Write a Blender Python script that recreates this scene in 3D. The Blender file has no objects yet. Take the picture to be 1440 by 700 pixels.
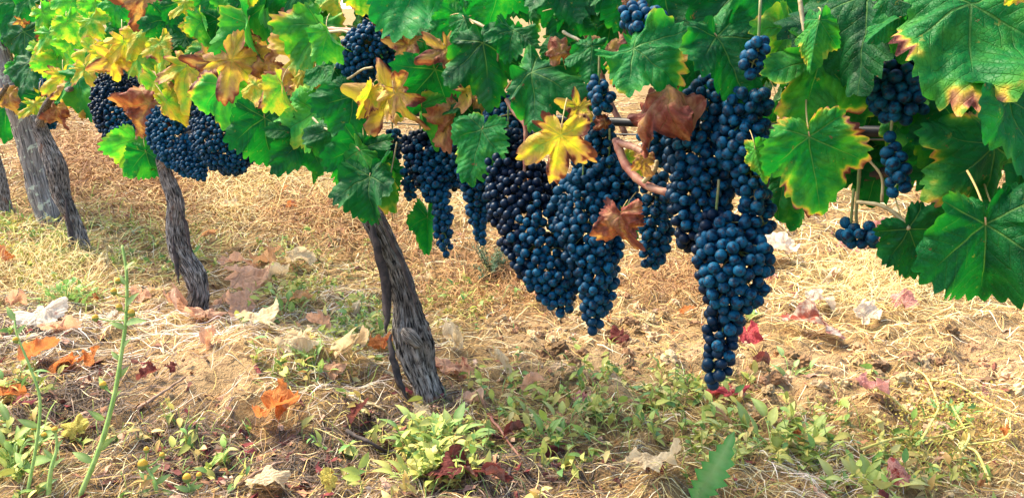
import bpy, math, random
import numpy as np
from mathutils import Vector, Matrix

random.seed(11)
rng = np.random.default_rng(7)
R = math.radians
scene = bpy.context.scene
col = scene.collection

# ------------------------------------------------------------------ camera, world, sun, exposure
W, H, FPX = 1440.0, 700.0, 1150.0           # photograph size, focal length in its pixels
CAM_Z, PITCH = 0.60, math.atan(210 / 1150)
cd = bpy.data.cameras.new('camera')
cam = bpy.data.objects.new('camera', cd)
col.objects.link(cam)
cam.location = (0, 0, CAM_Z)
cam.rotation_euler = (R(90) - PITCH, 0, 0)
cd.sensor_width = 36.0
cd.lens = 36.0 * FPX / W
cd.clip_start = 0.02
cd.clip_end = 500
scene.camera = cam

SUN_DIR = Vector((-0.74, 0.40, 1.15)).normalized()      # towards the sun
sun_el = math.asin(SUN_DIR.z)
sun_az = math.atan2(SUN_DIR.x, SUN_DIR.y)
world = bpy.data.worlds.new('World')
scene.world = world
world.use_nodes = True
wn = world.node_tree
wn.nodes.clear()
sky = wn.nodes.new('ShaderNodeTexSky')
sky.sky_type = 'NISHITA'
sky.sun_disc = False
sky.sun_elevation = sun_el
sky.sun_rotation = sun_az
sky.dust_density = 2.0
bg = wn.nodes.new('ShaderNodeBackground')
bg.inputs[1].default_value = 0.15
wo = wn.nodes.new('ShaderNodeOutputWorld')
wn.links.new(sky.outputs[0], bg.inputs[0])
wn.links.new(bg.outputs[0], wo.inputs[0])
sd = bpy.data.lights.new('sun', 'SUN')
sd.energy = 3.4
sd.angle = R(22)
sd.color = (1.0, 0.86, 0.63)
sun = bpy.data.objects.new('sun', sd)
sun.rotation_euler = SUN_DIR.to_track_quat('Z', 'Y').to_euler()
col.objects.link(sun)
scene.view_settings.view_transform = 'Standard'
scene.view_settings.look = 'None'
scene.view_settings.gamma = 1.0
scene.view_settings.use_curve_mapping = False
scene.view_settings.exposure = 1.78

# ------------------------------------------------------------------ helpers
FWD = Vector((0, math.cos(PITCH), -math.sin(PITCH)))
UP = Vector((0, math.sin(PITCH), math.cos(PITCH)))
RIGHT = Vector((1, 0, 0))
BACK = -FWD
EYE = Vector((0, 0, CAM_Z))


def P(px, py, d):
    """a point of the place: photograph pixel and distance along the view axis"""
    return EYE + (FWD + RIGHT * ((px - W / 2) / FPX) + UP * (-(py - H / 2) / FPX)) * d


def row_depth(px):
    return 1.0 / float(np.interp(px, [-200, 6, 110, 276, 600, 1000, 1600], [1 / 5.2, 1 / 3.72, 1 / 3.02, 1 / 2.36, 1 / 1.62, 1 / 1.13, 1 / .80]))


def to_px(x, y, z):
    dz = z - CAM_Z
    f = y * math.cos(PITCH) - dz * math.sin(PITCH)
    u = y * math.sin(PITCH) + dz * math.cos(PITCH)
    f = np.maximum(f, 1e-3)
    return W / 2 + FPX * x / f, H / 2 - FPX * u / f


_T = np.random.default_rng(3).random(4096)


def _h(i, j, k):
    return _T[(i * 73 + j * 1013 + k * 3251 + (i * j) % 911 * 17 + (j * k) % 613 * 29) & 4095]


def vnoise(x, y, z=0.0):
    x, y, z = np.broadcast_arrays(np.asarray(x, float), np.asarray(y, float), np.asarray(z, float))
    i, j, k = np.floor(x).astype(int), np.floor(y).astype(int), np.floor(z).astype(int)
    u, v, w = x - i, y - j, z - k
    u, v, w = u * u * (3 - 2 * u), v * v * (3 - 2 * v), w * w * (3 - 2 * w)
    r = 0
    for a in (0, 1):
        for b in (0, 1):
            for c in (0, 1):
                r = r + _h(i + a, j + b, k + c) * (u if a else 1 - u) * (v if b else 1 - v) * (w if c else 1 - w)
    return r * 2 - 1


def fbm(x, y, z=0.0, o=4):
    r, a, s = 0, 0.5, 1.0
    for n in range(o):
        r = r + a * vnoise(np.asarray(x) * s + 17.3 * n, np.asarray(y) * s + 9.1 * n, np.asarray(z) * s)
        a *= 0.5
        s *= 2.03
    return r


def tag(o, label=None, cat=None, group=None, kind=None):
    for k, v in (('label', label), ('category', cat), ('group', group), ('kind', kind)):
        if v:
            o[k] = v
    return o


def empty(name, loc):
    o = bpy.data.objects.new(name, None)
    o.location = loc
    o.empty_display_size = 0.02
    col.objects.link(o)
    return o


def link(name, me, parent=None, mw=None):
    """links a mesh whose vertices are in world space (or MW places it) under PARENT (an unrotated Empty)"""
    o = bpy.data.objects.new(name, me)
    col.objects.link(o)
    m = mw if mw is not None else Matrix.Identity(4)
    if parent is not None:
        o.parent = parent
        off = parent['_loc'] if '_loc' in parent else parent.location
        m = Matrix.Translation(-Vector(off)) @ m
    o.matrix_basis = m
    return o


def mesh_np(name, V, F, mats, smooth=True, colors=None, uvs=None, fmat=None):
    """V n x 3, F m x k (one polygon size) or list of lists"""
    me = bpy.data.meshes.new(name)
    V = np.asarray(V, dtype=np.float32)
    if isinstance(F, np.ndarray):
        m, k = F.shape
        me.vertices.add(len(V))
        me.vertices.foreach_set('co', V.ravel())
        me.loops.add(m * k)
        me.loops.foreach_set('vertex_index', F.astype(np.int32).ravel())
        me.polygons.add(m)
        me.polygons.foreach_set('loop_start', np.arange(0, m * k, k, dtype=np.int32))
        me.update(calc_edges=True)
    else:
        me.from_pydata([tuple(v) for v in V], [], F)
    for mt in (mats if isinstance(mats, (list, tuple)) else [mats]):
        me.materials.append(mt)
    n = len(me.polygons)
    me.polygons.foreach_set('use_smooth', [smooth] * n)
    if fmat is not None:
        me.polygons.foreach_set('material_index', fmat)
    if colors is not None:
        a = me.color_attributes.new('tint', 'FLOAT_COLOR', 'POINT')
        c = np.ones((len(V), 4), dtype=np.float32)
        c[:, :3] = colors
        a.data.foreach_set('color', c.ravel())
    if uvs:
        idx = np.zeros(len(me.loops), dtype=np.int32)
        me.loops.foreach_get('vertex_index', idx)
        for nm, uv in uvs.items():
            l = me.uv_layers.new(name=nm)
            l.data.foreach_set('uv', np.asarray(uv, dtype=np.float32)[idx].ravel())
    me.update()
    return me


def smooth_path(pts, n):
    """Catmull-Rom through PTS (k x d array), N samples"""
    p = np.asarray(pts, float)
    if len(p) == 2:
        t = np.linspace(0, 1, n)[:, None]
        return p[0] * (1 - t) + p[1] * t
    p = np.vstack([2 * p[0] - p[1], p, 2 * p[-1] - p[-2]])
    out = []
    for t in np.linspace(0, len(p) - 3 - 1e-6, n):
        i = int(t)
        u = t - i
        a, b, c, d = p[i:i + 4]
        out.append(0.5 * (2 * b + (c - a) * u + (2 * a - 5 * b + 4 * c - d) * u * u + (3 * b - a - 3 * c + d) * u ** 3))
    return np.array(out)


def frames(C):
    T = np.gradient(C, axis=0)
    T /= np.linalg.norm(T, axis=1)[:, None] + 1e-12
    ref = np.array([0.31, 0.22, 0.92]) if abs(T[0][2]) < 0.8 else np.array([0.2, -0.97, 0.1])
    N = np.zeros_like(C)
    n = ref - T[0] * ref.dot(T[0])
    for i in range(len(C)):
        n = n - T[i] * n.dot(T[i])
        n /= np.linalg.norm(n)
        N[i] = n
    return T, N, np.cross(T, N)


def tube_arrays(C, rad, sides=8, disp=None, caps=True):
    C = np.asarray(C, float)
    n = len(C)
    rad = np.broadcast_to(np.asarray(rad, float), (n,))
    T, N, B = frames(C)
    th = np.linspace(0, 2 * np.pi, sides, endpoint=False)
    rr = rad[:, None] * np.ones((n, sides))
    if disp is not None:
        rr = rr * disp(th[None, :], np.linspace(0, 1, n)[:, None])
    V = C[:, None, :] + rr[..., None] * (np.cos(th)[None, :, None] * N[:, None, :] + np.sin(th)[None, :, None] * B[:, None, :])
    V = V.reshape(-1, 3)
    i, j = np.meshgrid(np.arange(n - 1), np.arange(sides), indexing='ij')
    j2 = (j + 1) % sides
    F = np.stack([i * sides + j, i * sides + j2, (i + 1) * sides + j2, (i + 1) * sides + j], -1).reshape(-1, 4)
    if caps:
        nv = len(V)
        V = np.vstack([V, C[0] - T[0] * rad[0] * .4, C[-1] + T[-1] * rad[-1] * .4])
        a = np.arange(sides)
        b = (a + 1) % sides
        F = np.vstack([F, np.stack([b, a, np.full(sides, nv), np.full(sides, nv)], -1)[:, [0, 1, 2, 2]],
                       np.stack([a + (n - 1) * sides, b + (n - 1) * sides, np.full(sides, nv + 1), np.full(sides, nv + 1)], -1)])
    return V, F


def clean_faces(F):
    """quads whose last two corners coincide become triangles"""
    return [list(dict.fromkeys(f)) for f in F.tolist()]


def join(parts):
    Vs, Fs, o = [], [], 0
    for V, F in parts:
        Vs.append(V)
        Fs += [[i + o for i in f] for f in (F.tolist() if isinstance(F, np.ndarray) else F)]
        o += len(V)
    return np.vstack(Vs), [list(dict.fromkeys(f)) for f in Fs]


def tube_mesh(name, C, rad, mat, sides=8, disp=None):
    V, F = tube_arrays(C, rad, sides, disp)
    return mesh_np(name, V, clean_faces(F), mat)


# ------------------------------------------------------------------ materials
class NT:
    def __init__(self, name):
        self.m = bpy.data.materials.new(name)
        self.m.use_nodes = True
        self.t = self.m.node_tree
        self.t.nodes.clear()
        self.out = self.n('ShaderNodeOutputMaterial')

    def n(self, kind, **kw):
        nd = self.t.nodes.new(kind)
        for k, v in kw.items():
            setattr(nd, k, v)
        return nd

    def l(self, a, b):
        self.t.links.new(a, b)

    def val(self, nd, i, v):
        if hasattr(v, 'is_linked') or isinstance(v, bpy.types.NodeSocket):
            self.l(v, nd.inputs[i])
        else:
            nd.inputs[i].default_value = v

    def math(self, op, a, b=None, c=None, clamp=False):
        nd = self.n('ShaderNodeMath', operation=op, use_clamp=clamp)
        self.val(nd, 0, a)
        if b is not None:
            self.val(nd, 1, b)
        if c is not None:
            self.val(nd, 2, c)
        return nd.outputs[0]

    def noise(self, vec, scale, detail=3.0, rough=0.55, dist=0.0):
        nd = self.n('ShaderNodeTexNoise')
        if vec is not None:
            self.l(vec, nd.inputs['Vector'])
        nd.inputs['Scale'].default_value = scale
        nd.inputs['Detail'].default_value = detail
        nd.inputs['Roughness'].default_value = rough
        nd.inputs['Distortion'].default_value = dist
        return nd.outputs['Fac']

    def ramp(self, fac, stops, interp='LINEAR'):
        nd = self.n('ShaderNodeValToRGB')
        cr = nd.color_ramp
        cr.interpolation = interp
        while len(cr.elements) < len(stops):
            cr.elements.new(0.5)
        for e, (p, c) in zip(cr.elements, stops):
            e.position = p
            e.color = (*c, 1) if len(c) == 3 else c
        self.l(fac, nd.inputs[0])
        return nd.outputs[0]

    def mix(self, fac, a, b, mode='MIX'):
        nd = self.n('ShaderNodeMix', data_type='RGBA', blend_type=mode)
        self.val(nd, 0, fac)
        for i, v in ((6, a), (7, b)):
            if isinstance(v, tuple):
                nd.inputs[i].default_value = (*v, 1)
            else:
                self.l(v, nd.inputs[i])
        return nd.outputs[2]

    def smooth(self, v, a, b, lo=0.0, hi=1.0):
        nd = self.n('ShaderNodeMapRange', interpolation_type='SMOOTHSTEP')
        self.val(nd, 0, v)
        nd.inputs[1].default_value = a
        nd.inputs[2].default_value = b
        nd.inputs[3].default_value = lo
        nd.inputs[4].default_value = hi
        return nd.outputs[0]

    def bump(self, h, strength, dist):
        nd = self.n('ShaderNodeBump')
        nd.inputs['Strength'].default_value = strength
        nd.inputs['Distance'].default_value = dist
        self.l(h, nd.inputs['Height'])
        return nd.outputs[0]

    def bsdf(self, color, rough=0.7, normal=None, spec=0.3, sheen=0.0, link=True):
        b = self.n('ShaderNodeBsdfPrincipled')
        self.val(b, 'Base Color', (*color, 1) if isinstance(color, tuple) else color)
        self.val(b, 'Roughness', rough)
        b.inputs['Specular IOR Level'].default_value = spec
        b.inputs['Sheen Weight'].default_value = sheen
        if normal is not None:
            self.l(normal, b.inputs['Normal'])
        if link:
            self.l(b.outputs[0], self.out.inputs[0])
        return b


def leaf_material(name, dry=False):
    t = NT(name)
    uv = t.n('ShaderNodeUVMap', uv_map='vein')
    uvE = t.n('ShaderNodeUVMap', uv_map='edge')
    uvP = t.n('ShaderNodeUVMap', uv_map='plane')
    sv = t.n('ShaderNodeSeparateXYZ')
    t.l(uv.outputs[0], sv.inputs[0])
    perp, along = sv.outputs[0], sv.outputs[1]
    se = t.n('ShaderNodeSeparateXYZ')
    t.l(uvE.outputs[0], se.inputs[0])
    edge = se.outputs[0]
    oi = t.n('ShaderNodeObjectInfo')
    sc = t.n('ShaderNodeSeparateColor')
    t.l(oi.outputs['Color'], sc.inputs[0])
    # leaf coordinates shifted by the object's own random number
    off = t.n('ShaderNodeVectorMath', operation='ADD')
    rv = t.n('ShaderNodeCombineXYZ')
    t.l(t.math('MULTIPLY', oi.outputs['Random'], 37.0), rv.inputs[0])
    t.l(t.math('MULTIPLY', oi.outputs['Random'], 91.0), rv.inputs[1])
    t.l(uvP.outputs[0], off.inputs[0])
    t.l(rv.outputs[0], off.inputs[1])
    co = off.outputs[0]
    n1 = t.noise(co, 2.6, 4, 0.6)
    n2 = t.noise(co, 9.0, 4, 0.6)
    n3 = t.noise(co, 45.0, 3, 0.6)
    # veins
    w = t.math('MULTIPLY_ADD', along, -0.011, 0.015)
    prim = t.smooth(t.math('DIVIDE', perp, w), 0.35, 1.0, 1, 0)
    sec_s = t.math('MULTIPLY_ADD', perp, -0.75, along)
    fr = t.math('PINGPONG', t.math('MULTIPLY', sec_s, 8.5), 0.5)
    sec = t.smooth(fr, 0.0, 0.07, 1, 0)
    sec = t.math('MULTIPLY', sec, t.smooth(edge, 0.75, 1.0, 1, 0.2))
    sec = t.math('MULTIPLY', sec, t.smooth(perp, 0.008, 0.09))
    vor = t.n('ShaderNodeTexVoronoi', feature='DISTANCE_TO_EDGE')
    t.l(co, vor.inputs['Vector'])
    vor.inputs['Scale'].default_value = 26
    ter = t.smooth(vor.outputs['Distance'], 0.0, 0.08, 1, 0)
    near = t.smooth(perp, 0.0, 0.16, 1, 0)
    if not dry:
        # senescence field: R = how far gone, G = how much the edge is ahead, noise in patches, veins stay green longest
        s = t.math('ADD', sc.outputs[0], t.math('MULTIPLY', t.math('SUBTRACT', n1, 0.5), 0.55))
        s = t.math('ADD', s, t.math('MULTIPLY', t.math('SUBTRACT', n2, 0.5), 0.22))
        e = t.math('POWER', edge, 5.5)
        lop = t.smooth(t.noise(co, 1.5, 3), 0.46, 0.64)
        s = t.math('ADD', s, t.math('MULTIPLY', t.math('MULTIPLY', e, sc.outputs[1]), t.math('MULTIPLY_ADD', lop, 1.5, 0.10)))
        s = t.math('ADD', s, t.math('MULTIPLY', near, -0.07))
        c = t.ramp(s, [(0.0, (0.002, 0.085, 0.028)), (0.22, (0.006, 0.185, 0.030)), (0.40, (0.070, 0.32, 0.032)),
                       (0.50, (0.30, 0.42, 0.045)), (0.60, (0.74, 0.54, 0.060)), (0.70, (0.68, 0.38, 0.10)),
                       (0.80, (0.52, 0.25, 0.13)), (0.90, (0.33, 0.085, 0.055)), (1.0, (0.13, 0.035, 0.03))])
        # B: brightness of the green
        g = t.math('MULTIPLY_ADD', sc.outputs[2], 1.5, 0.35)
        gv = t.n('ShaderNodeCombineXYZ')
        for i in range(3):
            t.l(g, gv.inputs[i])
        cm = t.n('ShaderNodeVectorMath', operation='MULTIPLY')
        t.l(c, cm.inputs[0])
        t.l(gv.outputs[0], cm.inputs[1])
        c = t.mix(t.smooth(s, 0.45, 0.6, 1, 0.25), c, cm.outputs[0])
        c = t.mix(t.math('MULTIPLY', prim, t.smooth(s, 0.55, 0.8, 0.42, 0.15)), c, (0.22, 0.42, 0.10))
        c = t.mix(t.math('MULTIPLY', sec, 0.16), c, (0.16, 0.36, 0.07))
        spot = t.smooth(t.noise(co, 7.0, 5, 0.7), 0.63, 0.69)
        c = t.mix(t.math('MULTIPLY', spot, 0.6), c, (0.34, 0.30, 0.05))
        blot = t.smooth(t.noise(co, 5.0, 5, 0.75), 0.645, 0.68)
        c = t.mix(t.math('MULTIPLY', blot, 0.85), c, (0.26, 0.10, 0.05))
        speck = t.smooth(n3, 0.69, 0.74)
        c = t.mix(t.math('MULTIPLY', speck, 0.35), c, (0.45, 0.55, 0.40))
    else:
        # fallen dry leaves: object colour, with patches of the deeper wine or brown tone
        m = t.math('ADD', t.math('MULTIPLY', t.math('SUBTRACT', n1, 0.5), 1.6), t.math('MULTIPLY', t.math('SUBTRACT', n2, 0.5), 0.5))
        m = t.smooth(t.math('ADD', m, oi.outputs['Alpha']), 0.38, 0.72)
        deep = t.mix(1.0, oi.outputs['Color'], (0.55, 0.14, 0.12), 'MULTIPLY')
        deep = t.mix(0.30, deep, (0.30, 0.03, 0.045))
        c = t.mix(m, oi.outputs['Color'], deep)
        c = t.mix(t.math('MULTIPLY', prim, 0.35), c, (0.62, 0.42, 0.25))
        c = t.mix(t.math('MULTIPLY', t.smooth(n3, 0.55, 0.75), 0.25), c, (0.20, 0.10, 0.06))
    c = t.mix(t.smooth(n2, 0.25, 0.75, 0.0, 0.30), c, t.mix(1.0, c, (0.55, 0.62, 0.60), 'MULTIPLY'))  # patchy darkening painted into the colour, like shading of the leaf's pleats
    geo = t.n('ShaderNodeNewGeometry')
    under = t.mix(0.42, c, (0.30, 0.42, 0.20) if not dry else (0.6, 0.45, 0.33))
    cc = t.mix(t.math('MULTIPLY', geo.outputs['Backfacing'], 0.75), c, under)
    hgt = t.math('ADD', t.math('MULTIPLY', prim, -0.9), t.math('MULTIPLY', sec, -0.5))
    hgt = t.math('ADD', hgt, t.math('MULTIPLY', ter, -0.22))
    hgt = t.math('ADD', hgt, t.math('MULTIPLY', t.smooth(fr, 0.0, 0.5), 0.32))
    hgt = t.math('ADD', hgt, t.math('MULTIPLY', n2, 0.9))
    nrm = t.bump(hgt, 0.75, 0.0030 if not dry else 0.006)
    b = t.bsdf(cc, t.smooth(n2, 0.3, 0.7, 0.46, 0.68) if not dry else 0.8, nrm, 0.24 if not dry else 0.15, link=False)
    tr = t.n('ShaderNodeBsdfTranslucent')
    tc = t.mix(1.0, c, (0.85, 1.05, 0.42) if not dry else (1.0, 0.9, 0.8), 'MULTIPLY')
    t.l(tc, tr.inputs[0])
    ms = t.n('ShaderNodeMixShader')
    ms.inputs[0].default_value = 0.42 if not dry else 0.40
    t.l(b.outputs[0], ms.inputs[1])
    t.l(tr.outputs[0], ms.inputs[2])
    t.l(ms.outputs[0], t.out.inputs[0])
    return t.m


def stalk_material(name, c1, c2, rough=0.55):
    t = NT(name)
    tc = t.n('ShaderNodeTexCoord')
    n = t.noise(tc.outputs['Object'], 60, 3)
    c = t.mix(t.smooth(n, 0.35, 0.65), c1, c2)
    t.bsdf(c, rough, t.bump(n, 0.3, 0.001), 0.3)
    return t.m


def bark_material():
    t = NT('vine_bark')
    uv = t.n('ShaderNodeUVMap', uv_map='bark')
    mp = t.n('ShaderNodeMapping')
    t.l(uv.outputs[0], mp.inputs[0])
    mp.inputs['Scale'].default_value = (9, 2.2, 1)
    st = t.noise(mp.outputs[0], 3.0, 8, 0.68, 0.5)
    mp2 = t.n('ShaderNodeMapping')
    t.l(uv.outputs[0], mp2.inputs[0])
    mp2.inputs['Scale'].default_value = (30, 3.2, 1)
    fine = t.noise(mp2.outputs[0], 3.0, 5, 0.65, 0.2)
    tc = t.n('ShaderNodeTexCoord')
    pat = t.noise(tc.outputs['Object'], 22, 4)
    c = t.ramp(st, [(0.36, (0.014, 0.017, 0.018)), (0.44, (0.10, 0.085, 0.074)), (0.51, (0.36, 0.31, 0.265)), (0.62, (0.68, 0.61, 0.54))])  # dark end of the ramp paints crevice shade into the bark
    c = t.mix(t.smooth(fine, 0.52, 0.30, 0, 0.75), c, (0.05, 0.04, 0.036))  # finer furrows darkened the same way, shade kept in the colour
    big = t.noise(tc.outputs['Object'], 11, 3)
    c = t.mix(t.smooth(big, 0.54, 0.40, 0, 0.75), c, t.mix(1.0, c, (0.45, 0.43, 0.42), 'MULTIPLY'))
    c = t.mix(t.smooth(pat, 0.58, 0.70, 0, 0.6), c, (0.34, 0.15, 0.08))
    c = t.mix(t.smooth(pat, 0.40, 0.28, 0, 0.5), c, (0.34, 0.35, 0.30))
    h = t.math('ADD', t.math('MULTIPLY', st, 0.8), t.math('MULTIPLY', fine, 0.5))
    t.bsdf(c, 0.9, t.bump(h, 1.0, 0.012), 0.1)
    return t.m


def post_material():
    t = NT('weathered_post_wood')
    uv = t.n('ShaderNodeUVMap', uv_map='bark')
    mp = t.n('ShaderNodeMapping')
    t.l(uv.outputs[0], mp.inputs[0])
    mp.inputs['Scale'].default_value = (9, 0.6, 1)
    st = t.noise(mp.outputs[0], 3.0, 6, 0.6)
    tc = t.n('ShaderNodeTexCoord')
    li = t.noise(tc.outputs['Object'], 38, 4, 0.65)
    c = t.ramp(st, [(0.35, (0.06, 0.055, 0.052)), (0.5, (0.22, 0.19, 0.165)), (0.68, (0.42, 0.37, 0.33))])
    c = t.mix(t.smooth(li, 0.56, 0.62, 0, 0.8), c, (0.55, 0.58, 0.42))
    c = t.mix(t.smooth(li, 0.40, 0.34, 0, 0.7), c, (0.16, 0.15, 0.14))
    t.bsdf(c, 0.9, t.bump(t.math('ADD', st, li), 0.8, 0.004), 0.15)
    return t.m


def grape_material():
    t = NT('grape_skin')
    oi = t.n('ShaderNodeObjectInfo')
    tc = t.n('ShaderNodeTexCoord')
    off = t.n('ShaderNodeVectorMath', operation='MULTIPLY_ADD')
    rv = t.n('ShaderNodeCombineXYZ')
    for i, k in enumerate((13.0, 29.0, 47.0)):
        t.l(t.math('MULTIPLY', oi.outputs['Random'], k), rv.inputs[i])
    t.l(tc.outputs['Object'], off.inputs[0])
    off.inputs[1].default_value = (1, 1, 1)
    t.l(rv.outputs[0], off.inputs[2])
    co = off.outputs[0]
    n = t.noise(co, 1.1, 4, 0.6)
    n2 = t.noise(co, 6.0, 4, 0.65)
    skin = t.mix(oi.outputs['Random'], (0.0008, 0.007, 0.022), (0.002, 0.010, 0.030))
    bloom = t.mix(oi.outputs['Random'], (0.0003, 0.055, 0.120), (0.001, 0.100, 0.200))
    f = t.math('ADD', t.smooth(n, 0.36, 0.60, 0.02, 0.9), t.math('MULTIPLY', t.math('SUBTRACT', n2, 0.5), 1.1), clamp=True)
    c = t.mix(f, skin, bloom)
    # tiny dry scar at the tip (own -Z end)
    sp = t.n('ShaderNodeSeparateXYZ')
    t.l(tc.outputs['Object'], sp.inputs[0])
    scar = t.smooth(sp.outputs[2], -1.005, -1.02)
    c = t.mix(t.math('MULTIPLY', scar, 0.6), c, (0.05, 0.035, 0.03))
    t.bsdf(c, t.smooth(f, 0, 1, 0.40, 0.65), t.bump(n2, 0.12, 0.02), 0.15)
    return t.m


def tinted(name, rough=0.8, var=0.35, scale=120, trans=0.0, spec=0.2):
    """albedo carried by the mesh's own 'tint' colour, broken up by fine noise"""
    t = NT(name)
    at = t.n('ShaderNodeAttribute', attribute_name='tint')
    tc = t.n('ShaderNodeTexCoord')
    n = t.noise(tc.outputs['Object'], scale, 3)
    c = t.mix(t.smooth(n, 0.35, 0.65, var, 0), at.outputs['Color'], t.mix(1.0, at.outputs['Color'], (0.5, 0.45, 0.42), 'MULTIPLY'))
    b = t.bsdf(c, rough, None, spec, link=(trans == 0))
    if trans:
        tr = t.n('ShaderNodeBsdfTranslucent')
        t.l(c, tr.inputs[0])
        ms = t.n('ShaderNodeMixShader')
        ms.inputs[0].default_value = trans
        t.l(b.outputs[0], ms.inputs[1])
        t.l(tr.outputs[0], ms.inputs[2])
        t.l(ms.outputs[0], t.out.inputs[0])
    return t.m


def ground_material():
    t = NT('vineyard_soil')
    tc = t.n('ShaderNodeTexCoord')
    at = t.n('ShaderNodeAttribute', attribute_name='tint')
    n1 = t.noise(tc.outputs['Object'], 5.0, 6, 0.62)
    n2 = t.noise(tc.outputs['Object'], 42.0, 5, 0.65)
    n3 = t.noise(tc.outputs['Object'], 260.0, 3, 0.6)
    c = t.mix(t.smooth(n1, 0.35, 0.65, 0, 0.55), at.outputs['Color'], (0.40, 0.25, 0.11))
    c = t.mix(t.smooth(n2, 0.50, 0.34, 0, 0.8), c, (0.13, 0.075, 0.045))  # noise hollows darkened: shade of crevices painted into the soil colour
    c = t.mix(t.smooth(n3, 0.56, 0.72, 0, 0.5), c, (0.62, 0.48, 0.30))
    c = t.mix(t.smooth(n3, 0.42, 0.28, 0, 0.6), c, (0.12, 0.075, 0.045))  # the finest hollows get painted shade too
    h = t.math('ADD', t.math('MULTIPLY', n2, 1.0), t.math('MULTIPLY', n3, 0.45))
    t.bsdf(c, 0.95, t.bump(h, 1.0, 0.022), 0.1)
    return t.m


M_LEAF = leaf_material('vine_leaf')
M_DRY = leaf_material('fallen_vine_leaf', dry=True)
M_PET = stalk_material('leaf_stalk', (0.30, 0.32, 0.08), (0.42, 0.22, 0.12))
M_CANE = stalk_material('cane_bark', (0.24, 0.085, 0.06), (0.36, 0.19, 0.12))
M_PALE = stalk_material('pale_stalk', (0.42, 0.36, 0.20), (0.30, 0.22, 0.10))
M_GSTEM = stalk_material('bunch_stem', (0.10, 0.20, 0.05), (0.24, 0.20, 0.09))
M_DARK = stalk_material('dark_old_wood', (0.03, 0.025, 0.025), (0.075, 0.055, 0.05), 0.8)
M_HOSE = stalk_material('black_plastic', (0.012, 0.014, 0.018), (0.022, 0.024, 0.03), 0.45)
M_WIRE = stalk_material('galvanised_wire', (0.20, 0.20, 0.20), (0.30, 0.27, 0.25), 0.4)
M_TWIG = stalk_material('dry_twig', (0.24, 0.14, 0.09), (0.38, 0.26, 0.18), 0.85)
M_BARK = bark_material()
M_POST = post_material()
M_GRAPE = grape_material()
M_STRAW = tinted('dry_straw', 0.75, 0.3, 160)
M_WEED = tinted('weed_leaf', 0.55, 0.25, 90, 0.25, 0.3)
M_CLOD = tinted('soil_clod', 0.95, 0.5, 190, 0.0, 0.1)
M_SOIL = ground_material()

# ------------------------------------------------------------------ the ground
def hill(y):
    return np.where(y > 2.6, 0.13 * (np.minimum(y, 40) - 2.6), 0.0)


def ground_z(x, y):
    x, y = np.asarray(x, float), np.asarray(y, float)
    z = hill(y)
    z = z + 0.035 * fbm(x * 1.3 + 4, y * 1.3, 0, 3)
    z = z + 0.095 * np.exp(-(((x + 0.55) / 0.22) ** 2 + ((y - 1.62) / 0.20) ** 2))     # bare sandy mound at the left
    near = np.exp(-((np.maximum(y - 3, 0)) / 3.0) ** 2)
    cl = np.clip(fbm(x * 9, y * 9, 3.0, 3) * 1.6 + 0.1, 0, 1)
    z = z + near * (0.024 * cl + 0.022 * fbm(x * 22, y * 22, 1.0, 4))
    lump = np.exp(-(((x - 0.55) / 0.5) ** 2 + ((y - 1.6) / 0.3) ** 2))
    z = z + lump * 0.032 * np.clip(fbm(x * 16, y * 16, 7.0, 3) * 2.2, 0, 1)
    return z


def on_ground(px, py):
    """where the line of sight through a pixel meets the ground"""
    d = FWD + RIGHT * ((px - W / 2) / FPX) + UP * (-(py - H / 2) / FPX)
    lo, hi = 0.5, 0.5
    while hi < 60:
        p = EYE + d * hi
        if p.z < float(ground_z(p.x, p.y)):
            break
        lo = hi
        hi *= 1.06
    for _ in range(24):
        m = 0.5 * (lo + hi)
        p = EYE + d * m
        if p.z < float(ground_z(p.x, p.y)):
            hi = m
        else:
            lo = m
    return EYE + d * hi, hi


def blob(px, py, lst):
    r = np.zeros_like(px)
    for cx, cy, sx, sy in lst:
        r = np.maximum(r, np.exp(-((px - cx) / sx) ** 2 - ((py - cy) / sy) ** 2))
    return r


GREEN = [(50, 345, 130, 45), (200, 350, 120, 40), (95, 415, 60, 25), (420, 395, 70, 50), (620, 640, 120, 60), (800, 600, 150, 60), (1090, 630, 120, 60),
         (430, 520, 70, 35), (1290, 655, 110, 45), (15, 610, 60, 90), (250, 640, 90, 50), (620, 430, 90, 35), (520, 460, 60, 40), (960, 560, 80, 40)]
BARE = [(290, 530, 75, 40), (1140, 530, 100, 40), (830, 515, 120, 40), (1390, 500, 70, 50), (1000, 500, 90, 35), (740, 470, 60, 30)]
RUST = [(690, 395, 100, 40), (480, 300, 100, 40), (250, 260, 70, 45), (130, 230, 80, 50), (560, 320, 60, 40), (950, 400, 60, 30)]
LITTER = [(110, 560, 130, 70), (250, 630, 150, 70), (540, 595, 110, 45), (690, 670, 140, 45), (420, 650, 120, 60), (30, 470, 80, 40)]


def axis(dense_lo, dense_hi, step, lo, hi, g=1.07):
    a = list(np.arange(dense_lo, dense_hi, step))
    s = step
    while a[-1] < hi:
        s *= g
        a.append(a[-1] + s)
    s = step
    while a[0] > lo:
        s *= g
        a.insert(0, a[0] - s)
    return np.array(a)


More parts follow.
